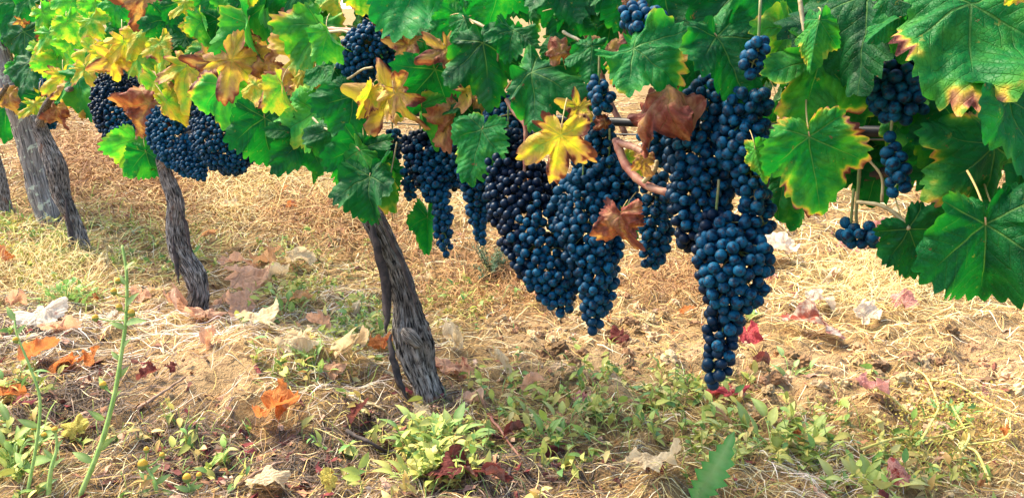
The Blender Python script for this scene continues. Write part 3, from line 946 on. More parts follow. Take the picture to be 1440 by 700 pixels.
# ------------------------------------------------------------------ leaves placed as the photograph shows them
exec_leaves = [
    # right side, nearest vine
    (1362, 12, 1362, 172, .25, .75, .45, 'f', 15, 12, -.22, .92), (1386, 316, 1390, 470, .16, .12, .35, 'f', 0, 8, -.24, .92), (1276, 322, 1322, 396, .14, .05, .42, 'f', 5, 8, -.16),
    (1418, 140, 1432, 280, .15, .15, .45, 'f', -10, 10, -.20), (1395, 205, 1300, 292, .20, .40, .40, 'f', 0, 10, -.17), (1345, 178, 1268, 205, .14, .15, .35, 'f', 0, 15, -.13),
    (1138, 192, 1160, 318, .27, .75, .62, 'f', 22, 5, -.21, .86), (1152, 84, 1118, 192, .30, .50, .45, 'f', 0, 10, -.23), (1152, 28, 1138, 98, .30, .20, .60, 'v', 20, 10, -.27),
    (1112, 42, 1072, 106, .42, .50, .45, 'f', 0, 15, -.17), (1225, -12, 1216, 132, .10, .05, .30, 'f', 35, 10, -.22), (1445, -30, 1424, 18, .60, .2, .6, 'c', 0, 10, -.26),
    (1312, -45, 1262, 72, .18, .15, .50, 'f', 10, 10, -.19), (1078, -38, 1058, 72, .14, .12, .40, 'f', 0, 15, -.20), (1042, -12, 968, 75, .14, .10, .48, 'f', 0, 20, -.14),
    (1008, 52, 1040, 146, .16, .20, .42, 'f', 0, 10, -.22), (892, 70, 958, 134, .22, .38, .62, 'f', 0, 10, -.25), (972, 58, 986, 142, .10, .10, .35, 'f', 0, 10, -.12),
    (930, -22, 952, 66, .14, .10, .42, 'f', 15, 15, -.16), (1180, 100, 1205, 180, .22, .30, .40, 'f', 0, 10, -.13), (1190, 15, 1165, 100, .33, .40, .45, 'f', 10, 10, -.12),
    (1265, 25, 1225, 60, .24, .1, .6, 'v', 10, 10, -.2), (1440, 60, 1400, 150, .12, .1, .35, 'f', 0, 15, -.12), (1110, 200, 1090, 300, .22, .2, .5, 'f', 25, 5, -.06),
    (1120, 250, 1130, 330, .2, .3, .5, 'f', 0, 5, -.03), (1225, 150, 1230, 230, .14, .1, .45, 'f', 0, 10, .03), (1245, 200, 1225, 290, .14, .1, .5, 'f', 0, 10, .06),
    (1180, 170, 1190, 260, .16, .1, .45, 'f', 0, 5, .05), (1330, 200, 1290, 280, .12, .1, .4, 'f', 0, 10, .02), (1300, 100, 1330, 200, .12, .05, .35, 'f', 0, 5, .06),
    (1400, 300, 1440, 390, .12, .1, .35, 'f', 20, 10, -.12), (1280, 60, 1255, 110, .3, .5, .6, 'f', 10, 10, -.05), (1062, 210, 1072, 262, .4, .2, .75, 'v', 30, 10, -.24),
    # middle
    (748, 104, 832, 158, .17, .12, .48, 'f', 0, 12, -.22), (722, 44, 716, 84, .16, .10, .50, 'f', 0, 10, -.22, 1.3), (832, 66, 828, 112, .17, .10, .60, 'f', 0, 10, -.2, 1.2),
    (772, -28, 808, 30, .12, .10, .42, 'f', 0, 15, -.2), (612, 98, 560, 162, .17, .08, .50, 'f', -10, 10, -.27), (678, 62, 696, 162, .14, .35, .38, 'f', 12, 8, -.22),
    (652, 26, 604, 50, .22, .05, .70, 'f', 0, 10, -.25), (653, 26, 668, 76, .22, .05, .65, 'v', -20, 10, -.27), (592, -36, 560, 62, .20, .05, .85, 'f', 0, 8, -.25),
    (598, 28, 572, 78, .18, .05, .55, 'f', 0, 10, -.18), (702, -28, 694, 52, .24, .05, .62, 'f', 0, 10, -.2), (556, 132, 590, 214, .74, .40, .6, 'l', 20, 5, -.26, .72),
    (548, 130, 520, 196, .69, .30, .6, 'c', 0, 5, -.24), (656, 84, 622, 130, .64, .20, .6, 'f', 0, 5, -.1), (678, 182, 655, 248, .22, .25, .68, 'f', 10, 5, -.29, 1.1),
    (656, 150, 640, 196, .14, .1, .3, 'l', 0, 5, -.2), (788, 190, 780, 266, .66, .75, .7, 'l', 25, 0, -.30, 1.0), (938, 132, 876, 222, .90, .2, .6, 'c', 20, 10, -.28),
    (872, 306, 876, 366, .92, .1, .6, 'c', 30, 5, -.27), (893, 2, 868, 22, .88, .1, .6, 'c', 0, 5, -.2), (886, 94, 862, 132, .50, .5, .6, 'f', 0, 10, -.22),
    (601, 306, 603, 352, .22, .1, .65, 'v', 0, 5, -.1), (593, 150, 590, 216, .34, .2, .75, 'v', 40, 5, -.28), (640, 165, 610, 205, .84, .1, .5, 'c', 0, 5, -.15),
    (665, 125, 690, 175, .72, .7, .5, 'l', 0, 5, -.1), (815, 148, 800, 180, .66, .8, .5, 'c', 0, 5, -.2), (850, 170, 828, 188, .9, .2, .5, 'c', 0, 5, -.22),
    (880, 225, 905, 250, .55, .2, .6, 'f', 0, 5, -.05), (880, 300, 890, 345, .2, .1, .6, 'f', 40, 5, -.15), (905, 225, 908, 250, .8, .1, .6, 'c', 0, 5, -.18), (735, 100, 742, 145, .15, .1, .45, 'f', 10, 10, -.18),
    (800, 15, 850, 40, .15, .1, .4, 'f', 0, 10, -.12), (790, 75, 775, 30, .85, .2, .4, 'c', 0, 10, -.19), (850, 80, 842, 40, .8, .3, .4, 'c', 0, 10, -.12),
    (650, -20, 632, 30, .16, .1, .5, 'f', 0, 10, -.15), (745, 395, 748, 405, .2, .1, .5, 'v', 0, 5, -.2),
    (800, -10, 782, 62, .15, .1, .45, 'f', 0, 10, -.02), (860, 30, 846, 100, .18, .1, .5, 'f', 0, 10, .0), (880, -20, 868, 50, .16, .1, .5, 'f', 10, 10, -.05), (920, 40, 905, 110, .14, .1, .4, 'f', 0, 10, .04),
    (740, -20, 756, 40, .2, .1, .5, 'f', 0, 10, -.02), (690, 60, 720, 120, .14, .1, .4, 'f', 0, 10, .02), (800, 60, 775, 120, .13, .1, .4, 'f', 0, 10, .03), (850, -30, 820, 30, .22, .1, .55, 'f', 0, 10, .02),
    # trunk of the first vine and left of it
    (448, 36, 410, 96, .36, .30, .55, 'f', 5, 5, -.22, 1.1), (432, 74, 382, 108, .60, .45, .65, 'l', 0, 5, -.20, 1.2), (425, 105, 412, 150, .66, .55, .6, 'c', 0, 5, -.2),
    (444, 158, 384, 186, .36, .1, .95, 'f', 0, 5, -.31, 1.1), (372, 166, 378, 240, .16, .1, .42, 'f', 15, 5, -.30, 1.15), (430, 190, 396, 232, .12, .1, .38, 'f', 0, 5, -.28, 1.2),
    (498, 136, 480, 200, .17, .1, .5, 'f', 0, 5, -.28, 1.1), (455, 95, 440, 132, .22, .1, .55, 'f', 20, 5, -.22), (470, 98, 462, 140, .18, .1, .5, 'v', 20, 5, -.22),
    (482, 184, 446, 246, .14, .1, .42, 'f', 0, 5, -.27, 1.1), (478, 196, 462, 258, .30, .1, .8, 'v', 40, 5, -.25), (508, 208, 488, 274, .15, .1, .45, 'f', 0, 5, -.29, 1.1),
    (506, 212, 548, 290, .33, .35, .75, 'v', -25, 5, -.26), (520, 248, 528, 306, .13, .1, .4, 'f', 0, 5, -.28, 1.2), (462, 44, 492, 86, .35, .1, .8, 'v', 45, 5, -.25),
    (490, 75, 470, 96, .82, .4, .5, 'c', 0, 5, -.2), (418, 118, 388, 168, .78, .2, .7, 'c', 10, 5, -.2), (405, -24, 396, 34, .13, .1, .4, 'f', 0, 5, -.2),
    (420, -15, 440, 30, .2, .1, .55, 'f', 0, 5, -.15), (505, -20, 500, 28, .45, .3, .55, 'f', 0, 5, -.15), (478, -15, 482, 30, .5, .3, .55, 'f', 10, 5, -.12),
    (540, 20, 535, 60, .86, .2, .55, 'c', 0, 5, -.15), (385, 192, 392, 215, .3, .1, .8, 'v', 10, 5, -.2), (535, 235, 548, 285, .2, .1, .5, 'f', 30, 5, -.15), (440, 235, 436, 258, .3, .1, .8, 'v', 30, 5, -.2),
    (455, 150, 470, 165, .84, .1, .6, 'c', 0, 5, -.15), (510, 60, 480, 70, .8, .3, .6, 'c', 0, 5, -.1), (430, 170, 415, 200, .85, .1, .5, 'c', 0, 5, -.1), (545, 245, 530, 225, .8, .1, .5, 'c', 0, 5, -.12),
    (575, 60, 560, 95, .84, .2, .5, 'c', 0, 5, -.22), (625, 65, 640, 110, .80, .3, .5, 'c', 0, 5, -.18), (690, 120, 672, 150, .88, .2, .5, 'c', 0, 5, -.2), (520, 130, 505, 165, .62, .4, .6, 'v', 0, 5, -.24),
    # second vine
    (300, 85, 286, 128, .84, .2, .6, 'c', 0, 0, -.26), (345, 60, 338, 100, .66, .3, .65, 'l', 0, 0, -.25), (225, 60, 238, 95, .56, .3, .7, 'f', 0, 0, -.26), (262, 5, 270, 40, .58, .2, .7, 'l', 0, 0, -.25), (175, 60, 186, 108, .62, .25, .75, 'l', 0, 0, -.27), (158, 80, 168, 118, .70, .25, .7, 'c', 0, 0, -.28),
    (310, 120, 322, 192, .34, .70, 1.0, 'f', 0, 0, -.32, 1.2), (328, 84, 372, 142, .74, .25, .65, 'l', 0, 0, -.24), (262, 94, 254, 158, .60, .30, .7, 'l', 0, 0, -.25),
    (212, 148, 176, 206, .90, .05, .75, 'c', 0, 0, -.28), (190, 196, 174, 254, .40, .05, .95, 'f', 0, 0, -.28), (205, 214, 216, 264, .24, .05, .6, 'f', 10, 0, -.24),
    (234, 142, 256, 184, .57, .2, .7, 'v', 10, 0, -.28), (194, 72, 210, 128, .47, .2, .75, 'f', 0, 0, -.24), (202, 42, 184, 84, .58, .2, .75, 'f', 0, 0, -.24),
    (204, -8, 192, 50, .86, .4, .75, 'c', 0, 0, -.24), (236, 28, 226, 78, .15, .1, .45, 'f', 0, 0, -.24), (262, 54, 238, 104, .17, .1, .45, 'f', 0, 0, -.22),
    (302, -14, 284, 42, .22, .15, .6, 'f', 0, 0, -.24), (306, 28, 298, 80, .20, .25, .55, 'f', 0, 0, -.24), (330, -10, 326, 40, .40, .1, .7, 'f', 0, 0, -.24),
    (352, -10, 350, 34, .14, .1, .4, 'f', 0, 0, -.24), (350, 34, 362, 104, .30, .2, .75, 'v', 35, 0, -.24), (285, 75, 275, 115, .3, .2, .6, 'f', 0, 0, -.2),
    (250, 5, 240, 45, .15, .1, .45, 'f', 0, 0, -.2), (270, 35, 262, 60, .5, .4, .6, 'f', 0, 0, -.18), (320, 60, 330, 95, .16, .1, .5, 'f', 0, 0, -.2), (232, 115, 226, 148, .78, .1, .6, 'c', 20, 0, -.22),
    (375, 90, 380, 130, .84, .2, .7, 'c', 10, 0, -.2), (380, 5, 372, 60, .3, .1, .6, 'v', 20, 0, -.2), (165, 5, 150, 45, .28, .1, .9, 'f', 0, 0, -.25), (168, 42, 128, 50, .22, .1, .75, 'f', 0, 0, -.27),
    (280, 110, 262, 130, .62, .2, .7, 'c', 0, 0, -.2), (355, -18, 352, 10, .56, .1, .8, 'f', 0, 0, -.27), (215, 10, 222, 35, .3, .2, .6, 'f', 0, 0, -.2), (365, 50, 378, 85, .82, .1, .5, 'c', 0, 0, -.1), (385, 150, 370, 180, .8, .1, .7, 'c', 0, 0, -.18),
    (240, 75, 255, 110, .16, .1, .5, 'f', 0, 0, -.21), (215, 230, 235, 225, .3, .2, .5, 'f', 0, 0, -.15), (290, 60, 275, 88, .45, .3, .6, 'f', 0, 0, -.18), (340, 95, 348, 118, .72, .2, .7, 'c', 0, 0, -.2),
    (398, 120, 408, 168, .5, .4, .8, 'v', 20, 0, -.3), (360, 120, 352, 160, .60, .4, .8, 'f', 25, 0, -.3), (285, 30, 300, 66, .36, .2, .9, 'v', 10, 0, -.28), (222, 112, 240, 150, .5, .3, .9, 'v', -15, 0, -.3),
    # third and fourth vines
    (106, 58, 92, 104, .44, .15, .85, 'f', 0, 0, -.28), (132, 72, 118, 124, .54, .25, .8, 'f', 0, 0, -.3), (70, 46, 86, 90, .42, .2, .85, 'f', 0, 0, -.28), (60, 68, 74, 112, .48, .2, .8, 'f', 0, 0, -.27),
    (146, 78, 150, 118, .58, .25, .7, 'l', 0, 0, -.28), (90, 108, 100, 152, .62, .3, .7, 'l', 0, 0, -.29), (104, 126, 108, 168, .72, .3, .7, 'c', 0, 0, -.3), (60, 18, 76, 54, .40, .15, .9, 'f', 0, 0, -.27),
    (102, 2, 88, 40, .40, .1, .95, 'f', 0, 0, -.28), (132, 6, 112, 32, .42, .1, .9, 'f', 0, 0, -.28), (112, 104, 128, 168, .30, .1, .7, 'f', 20, 0, -.3), (36, 44, 24, 106, .13, .05, .42, 'f', 0, 0, -.27),
    (26, 2, 14, 60, .16, .05, .55, 'f', 0, 0, -.25), (46, 88, 34, 146, .13, .05, .42, 'f', 0, 0, -.27), (56, 136, 62, 174, .12, .05, .35, 'f', 0, 0, -.25), (8, 30, 12, 66, .28, .05, .9, 'f', 0, 0, -.27),
    (12, 132, 22, 166, .80, .1, .65, 'c', 0, 0, -.28), (50, 148, 56, 180, .58, .2, .7, 'l', 0, 0, -.28), (20, 90, 32, 110, .3, .1, .85, 'f', 0, 0, -.29), (80, 85, 70, 125, .45, .25, .8, 'f', 0, 0, -.27),
    (120, 95, 140, 130, .6, .3, .75, 'l', 0, 0, -.3), (75, 120, 82, 150, .64, .3, .7, 'c', 0, 0, -.28), (40, 0, 50, 35, .2, .1, .6, 'f', 0, 0, -.25), (95, 30, 110, 65, .46, .15, .85, 'f', 0, 0, -.3), (120, 150, 100, 175, .7, .2, .8, 'c', 0, 0, -.3),
    (5, 90, 2, 130, .2, .1, .6, 'f', 0, 0, -.25), (8, 150, 5, 200, .25, .1, .55, 'f', 0, 0, -.2), (30, 28, 34, 40, .85, .1, .5, 'c', 0, 0, -.28), (80, 155, 78, 190, .88, .1, .4, 'c', 0, 0, -.22), (128, 28, 150, 62, .5, .2, .8, 'f', 0, 0, -.29),
]
for a in exec_leaves:
    x0, y0, x1, y1, Rv, Gv, Bv, kind, roll, pitch, dd = a[:11]
    leaf(x0, y0, x1, y1, Rv, Gv, Bv, kind, roll, pitch, dd, wide=a[11] if len(a) > 11 else 1.0)

# the leaves behind and above them, filling the row's own thickness
NRM = Vector((-ROWDIR.y, ROWDIR.x, 0))
if NRM.y > 0:
    NRM = -NRM
budget = {'A': 100, 'B': 96, 'C': 70, 'D': 30, 'E': 92}
tries = 0
while tries < 4000 and any(leaf_count.get(k, 0) < v for k, v in budget.items()):
    tries += 1
    px = random.uniform(-60, 1560)
    key = vine_for(px)
    if leaf_count.get(key, 0) >= budget[key]:
        continue
    low = np.interp(px, [-60, 0, 100, 250, 340, 420, 500, 560, 640, 700, 760, 860, 1000, 1100, 1200, 1300, 1440, 1560],
                    [120, 130, 125, 95, 100, 120, 120, 60, 40, 60, 30, 60, 70, 110, 120, 160, 200, 220])
    py = random.uniform(-110, low)
    if any(math.hypot(px - a, py - b) < c for a, b, c in ((645, 150, 50), (762, 145, 50), (1235, 95, 35))):
        continue
    d = row_depth(px) + random.uniform(-.10, .26)
    p = P(px, py, d)
    left = np.interp(px, [0, 150, 420, 700], [.55, .42, .2, 0])
    Rv = random.choice([.12, .15, .2, .25]) + random.random() * left * 1.25
    sz = random.uniform(.06, .10) * np.interp(px, [0, 500, 1400], [1.25, 1.1, .95])
    yd = Vector((random.uniform(-.7, .7), random.uniform(-.5, .5), random.uniform(-1, -.2)))
    zd = NRM * (1 if random.random() < .75 else -1) + Vector((random.uniform(-.5, .5), random.uniform(-.5, .5), random.uniform(.1, .9)))
    put_leaf(key, p, yd, zd, sz, random.choice(FRESH + FOLDED[:1]), (Rv, random.uniform(.05, .4), random.uniform(.2, .55), 1))

# deep in the row: crowded leaves that nobody could count, one mass per vine
for key, (lo, hi), n in (('A', (385, 885), 70), ('B', (128, 385), 60), ('C', (28, 128), 40), ('D', (-60, 28), 16), ('E', (885, 1560), 60)):
    Vs, Fs, UV, fm, o = [], [], {'vein': [], 'edge': [], 'plane': []}, [], 0
    for _ in range(n):
        px = random.uniform(lo, hi)
        low = np.interp(px, [-60, 0, 100, 250, 340, 420, 500, 560, 640, 700, 760, 860, 1000, 1100, 1200, 1300, 1440, 1560],
                        [130, 150, 140, 120, 130, 160, 160, 110, 60, 80, 50, 90, 110, 150, 190, 220, 260, 260])
        py = random.uniform(-60, low)
        if any(math.hypot(px - a, py - b) < c for a, b, c in ((645, 150, 42), (762, 145, 42), (1235, 95, 30))):
            continue
        p = P(px, py, row_depth(px) + random.uniform(-.02, .22))
        yd = Vector((random.uniform(-.8, .8), random.uniform(-.5, .5), random.uniform(-1, .1))).normalized()
        zd = NRM * random.choice((1, 1, -1)) + Vector((random.uniform(-.8, .8), random.uniform(-.8, .8), random.uniform(-.2, .9)))
        zd = (zd - yd * zd.dot(yd)).normalized()
        M = np.array(Matrix((yd.cross(zd), yd, zd)).transposed())
        src = random.choice(FRESH + FOLDED)
        v = np.array([tuple(q.co) for q in src.vertices]) @ M.T * random.uniform(.045, .085) + np.array(tuple(p))
        Vs.append(v)
        for q in src.polygons:
            Fs.append([i + o for i in q.vertices])
            fm.append(q.material_index)
        o += len(v)
        for nm in UV:
            u = np.zeros((len(v), 2), dtype=np.float32)
            uvd = src.uv_layers[nm].data
            for lp in src.loops:
                u[lp.vertex_index] = uvd[lp.index].uv
            UV[nm].append(u)
    ob = link('foliage', mesh_np('foliage', np.vstack(Vs), Fs, [M_LEAF, M_PET], True, None, {k: np.vstack(v) for k, v in UV.items()}, fm), VINES[key])
    ob.color = ({'A': .24, 'B': .42, 'C': .45, 'D': .30, 'E': .20}[key], .2, .4, 1)
    ob['kind'] = 'stuff'

# ------------------------------------------------------------------ grapes
def grape_mesh():
    me = bpy.data.meshes.new('grape')
    import bmesh
    bm = bmesh.new()
    bmesh.ops.create_icosphere(bm, subdivisions=3, radius=1.0)
    for v in bm.verts:
        v.co.z *= 1.04
    bm.to_mesh(me)
    bm.free()
    me.polygons.foreach_set('use_smooth', [True] * len(me.polygons))
    me.materials.append(M_GRAPE)
    return me


GRAPE = grape_mesh()
_gv = np.array([tuple(v.co) for v in GRAPE.vertices])
_gf = np.array([tuple(p.vertices) for p in GRAPE.polygons])


def bunch(pl, label, dd=-.10, dia=.0132, loose=0.0, group='dark grape bunches hanging from the vines', full=1.0):
    """pl: (px, py, radius px) down the axis of one bunch"""
    base = [(*P(x, y, row_depth(x if abs(x - pl[0][0]) < 80 else pl[0][0]) + dd), r * (row_depth(pl[0][0]) + dd) / FPX) for x, y, r in pl]
    if len(base) == 1:
        b0 = base[0]
        base = [(b0[0], b0[1], b0[2] + b0[3] * .35, b0[3] * .8), (b0[0], b0[1], b0[2] - b0[3] * .35, b0[3] * .7)]
    S = smooth_path(base, 24)
    C, rad = S[:, :3], np.maximum(S[:, 3], dia * .55)
    root = empty('grape_bunch', Vector(C[0]) + Vector((0, 0, rad[0] + .012)))
    tag(root, label, 'grape bunch', group)
    ln = np.linalg.norm(np.diff(C, axis=0), axis=1).sum() + rad[0] + rad[-1]
    # dart throwing in the shell of the bunch, then a little pushing apart
    area = 2 * np.pi * np.maximum(rad - dia * .5, dia * .3).mean() * ln + 1e-9
    target = int(area / (dia * dia * .80) * full) + 4
    pts, tries = np.zeros((0, 3)), 0
    while len(pts) < target and tries < target * 60:
        tries += 1
        k = rng.integers(0, 24)
        v = rng.normal(size=3)
        v /= np.linalg.norm(v)
        rr_ = max(0.0, rad[k] - dia * .5)
        q = C[k] + v * rr_ * (rng.uniform(.80, 1.06) if rr_ > dia * .6 else rng.uniform(0, 1))
        # keep the shell hollow
        if rr_ > dia * 1.3 and np.min(np.linalg.norm(C - q, axis=1) - (rad - dia * .5)) < -dia * 1.15:
            continue
        if len(pts) and np.min(np.linalg.norm(pts - q, axis=1)) < dia * (.80 + loose):
            continue
        pts = np.vstack([pts, q])
    for _ in range(6):
        dv = pts[:, None] - pts[None]
        dn = np.linalg.norm(dv, axis=2) + np.eye(len(pts))
        push = np.clip(dia * .93 - dn, 0, None) * (1 - np.eye(len(pts)))
        pts = pts + (dv / dn[..., None] * push[..., None]).sum(1) * .32
    s = dia * .5 * rng.uniform(.86, 1.10, len(pts))
    shy = rng.random(len(pts)) < .03
    s[shy] *= .62
    sq = rng.uniform(.90, 1.08, (len(pts), 2))
    order = np.argsort((pts - C.mean(0)) @ np.array(tuple(FWD)))
    rest = []
    for n_, i in enumerate(order):
        ax = C[np.argmin(np.linalg.norm(C - pts[i], axis=1))]
        out = Vector(pts[i] - ax) + Vector((0, 0, -.004))
        rot = out.normalized().to_track_quat('-Z', 'Y').to_matrix().to_4x4()
        m = Matrix.Translation(Vector(pts[i])) @ rot @ Matrix.Diagonal((s[i], s[i] * sq[i, 0], s[i] * sq[i, 1], 1))
        if n_ < 98:
            link('grape', GRAPE, root, m)
        else:
            mm = np.array(m)
            rest.append((_gv @ mm[:3, :3].T + mm[:3, 3], _gf))
    if rest:
        Vv = np.vstack([v for v, f in rest])
        Ff = np.vstack([f + i * len(_gv) for i, (v, f) in enumerate(rest)])
        o = link('grape_mass', mesh_np('grape_mass', Vv, Ff, M_GRAPE), root)
        o['kind'] = 'stuff'
    # stem down the middle with side stalks
    top = C[0] + np.array([0, 0, rad[0] + .03])
    parts = [tube_arrays(smooth_path(np.vstack([top, C[::6], C[-1:]]), 20), np.linspace(.0016, .0009, 20), 6)]
    for i in order[:70]:
        k = np.argmin(np.linalg.norm(C - pts[i], axis=1))
        k = max(0, k - 2)
        mid = .5 * (C[k] + pts[i]) + np.array([0, 0, .003])
        parts.append(tube_arrays(smooth_path(np.array([C[k], mid, pts[i]]), 5), .0008, 4, caps=False))
    V, F = join(parts)
    link('stem', mesh_np('stem', V, F, M_GSTEM), root)
    return root


BUNCHES = [
    ([(918, 172, 24), (926, 200, 29), (932, 222, 18)], 'short grape bunch tucked between the big tan dry leaf and the long right-hand bunch', -.17),
    ([(1000, 140, 36), (985, 190, 46), (985, 250, 46), (982, 300, 36), (968, 335, 22)], 'broad grape bunch reaching up to the green leaves, left part of the longest cluster', -.18),
    ([(1050, 150, 34), (1045, 200, 36), (1058, 250, 28), (1062, 285, 20)], 'grape bunch touching the yellow-edged green leaf, on the upper right of the longest cluster', -.19),
    ([(1062, 272, 26), (1068, 300, 28), (1076, 318, 18)], 'small side bunch jutting out right beneath the red-notched leaf', -.17),
    ([(1008, 318, 28), (1026, 352, 46), (1032, 388, 46), (1022, 425, 29.5), (1015, 465, 28), (1010, 508, 24), (1002, 540, 15)], 'longest grape bunch, hanging lowest with a narrow tail over the bare soil', -.20),
    ([(922, 262, 24), (922, 310, 27), (920, 350, 25), (918, 375, 15)], 'dark grape bunch hanging alone under the bent reddish cane', -.12),
    ([(715, 215, 34), (728, 255, 44), (745, 300, 50), (765, 350, 44), (782, 395, 32), (790, 432, 15)], 'fattest grape bunch, below the pale upright stalk and left of the bright yellow leaf', -.17),
    ([(820, 285, 44), (830, 335, 42), (842, 385, 30), (838, 430, 22), (833, 462, 12)], 'grape bunch under the bright yellow leaf, ending in a thin tail', -.16),
    ([(856, 248, 32), (862, 285, 36), (866, 318, 18)], 'shaded grape bunch just left of the curled leaf that dangles on a thread', -.12),
    ([(842, 122, 20), (848, 145, 22)], 'little loose cluster of grapes above the yellow leaf, left of the tan leaf', -.22),
    ([(842, 176, 20), (846, 205, 26), (830, 235, 28)], 'few grapes half hidden behind the red tip of the bright yellow leaf', -.12),
    ([(592, 205, 28), (606, 245, 28), (620, 285, 17), (624, 322, 15), (628, 358, 10)], 'thin straggly grape bunch with long narrow tail, nearest the leaning trunk', -.13),
    ([(668, 240, 29), (674, 280, 24), (676, 318, 14), (677, 340, 10)], 'grape bunch with short tail between the straggly one and the fattest bunch', -.12),
    ([(552, 195, 16), (549, 225, 15), (547, 252, 10)], 'sparse grape bunch dangling just below the ochre leaf, right beside the trunk head', -.14),
    ([(582, 225, 18), (580, 255, 16), (577, 280, 10)], 'sparse see-through grape bunch hanging under the tip of the ochre leaf', -.14),
    ([(630, 195, 32), (640, 235, 30)], 'dark shaded grapes massed below the dry brown leaves over the two tails', -.06),
    ([(525, 70, 36), (505, 85, 30)], 'high grape bunch under the pale mottled leaf at the top of the photo', -.16),
    ([(500, 112, 26), (492, 150, 22)], 'lower grape bunch behind the thin pale curved stalk', -.13),
    ([(458, 162, 16), (462, 180, 12)], 'handful of grapes showing between the small light green leaves left of the trunk', -.13),
    ([(508, 205, 16)], 'handful of grapes peeping out just left of the ochre leaf', -.12),
    ([(706, 150, 24), (712, 188, 32), (725, 215, 24)], 'dark grape bunch behind the reddish cane above the fattest bunch', -.10),
    ([(893, 24, 26), (912, 32, 28)], 'small cluster of grapes alone at the top edge by a red cane', -.27),
    ([(1066, 66, 22), (1058, 92, 24)], 'few grapes peeking out beside a brown and yellow patched leaf high up', -.25),
    ([(1278, 95, 28), (1262, 118, 40), (1268, 138, 36)], 'nearly black grape bunch in deep shade under the brown-edged leaf', -.14),
    ([(1252, 200, 18), (1258, 235, 22), (1268, 262, 22)], 'dark grape bunch hanging below the black hose, half behind a leaf', -.15),
    ([(1196, 328, 23), (1216, 332, 24)], 'tiny grape cluster on a thin green stalk above the rosy fallen leaf', -.12),
    ([(160, 120, 24), (172, 150, 36), (185, 185, 30), (195, 205, 16)], 'grape bunch left of the tan folded leaf on the slim trunk', -.16),
    ([(228, 165, 18), (245, 190, 32), (262, 220, 27), (278, 238, 14), (283, 250, 8)], 'grape bunch right of the tan folded leaf, with lit pale blue berries', -.17),
    ([(305, 175, 34), (318, 200, 38), (330, 222, 24), (335, 238, 10)], 'grape bunch below the brown-edged bright green leaf of the second vine', -.14),
    ([(212, 195, 22), (215, 220, 20)], 'shaded grape bunch just above the slim trunk', -.09),
    ([(350, 150, 22), (352, 172, 18)], 'dark grape bunch behind the ochre leaf at the right of the second vine', -.06),
    ([(150, 82, 10), (158, 95, 12)], 'few grapes seen through the yellow leaves', -.12),
    ([(378, 100, 16), (380, 125, 14)], 'dark grapes in the gap between ochre leaf and yellow crumpled leaf', -.06),
    ([(250, 150, 24), (290, 165, 26)], 'dark grapes massed in shade behind the yellow hanging leaf', -.06),
    ([(6, 165, 12), (8, 185, 10)], 'small far grape bunch at the left edge before the post', -.12),
    ([(70, 118, 14), (72, 150, 15), (70, 175, 9)], 'dark grape bunch in the shade beside the lichen post', -.12),
    ([(515, 25, 14)], 'few grapes between yellow mottled leaves near the top edge', -.05),
    ([(398, 4, 9)], 'couple of grapes at the top edge above the green leaf', -.1),
]
GROW = 1.13
for pl, lb, dd in BUNCHES:
    pl = [(x, y, r_ * (GROW if r_ > 29 else 1.0)) for x, y, r_ in pl]
    bunch(pl, lb, dd)

# ------------------------------------------------------------------ what covers the ground
def sample_ground(n, weight, y0=355, far=False):
    """n ground points spread evenly over the picture of the ground, thinned by weight(px, py)"""
    out = []
    got = 0
    while got < n:
        k = 6000
        yy = 1.0 + 6.5 * rng.random(k) ** 1.35
        xx = (rng.random(k) * 2 - 1) * (0.35 + 0.72 * yy)
        zz = ground_z(xx, yy)
        px, py = to_px(xx, yy, zz)
        w = np.clip(weight(px, py), 0, 1)
        keep = (rng.random(k) < w) & (rng.random(k) > .93 * blob(px, py, [(290, 530, 100, 50), (370, 575, 60, 22), (140, 495, 50, 18)]))
        out.append(np.stack([xx, yy, zz, px, py], -1)[keep])
        got += int(keep.sum())
        if len(out) > 400:
            break
    return np.vstack(out)[:n]


def palette(n, cols, jit=.18):
    c = np.array(cols)[rng.integers(0, len(cols), n)]
    return c * (1 + rng.uniform(-jit, jit, (n, 1))) * (1 + rng.uniform(-.06, .06, (n, 3)))


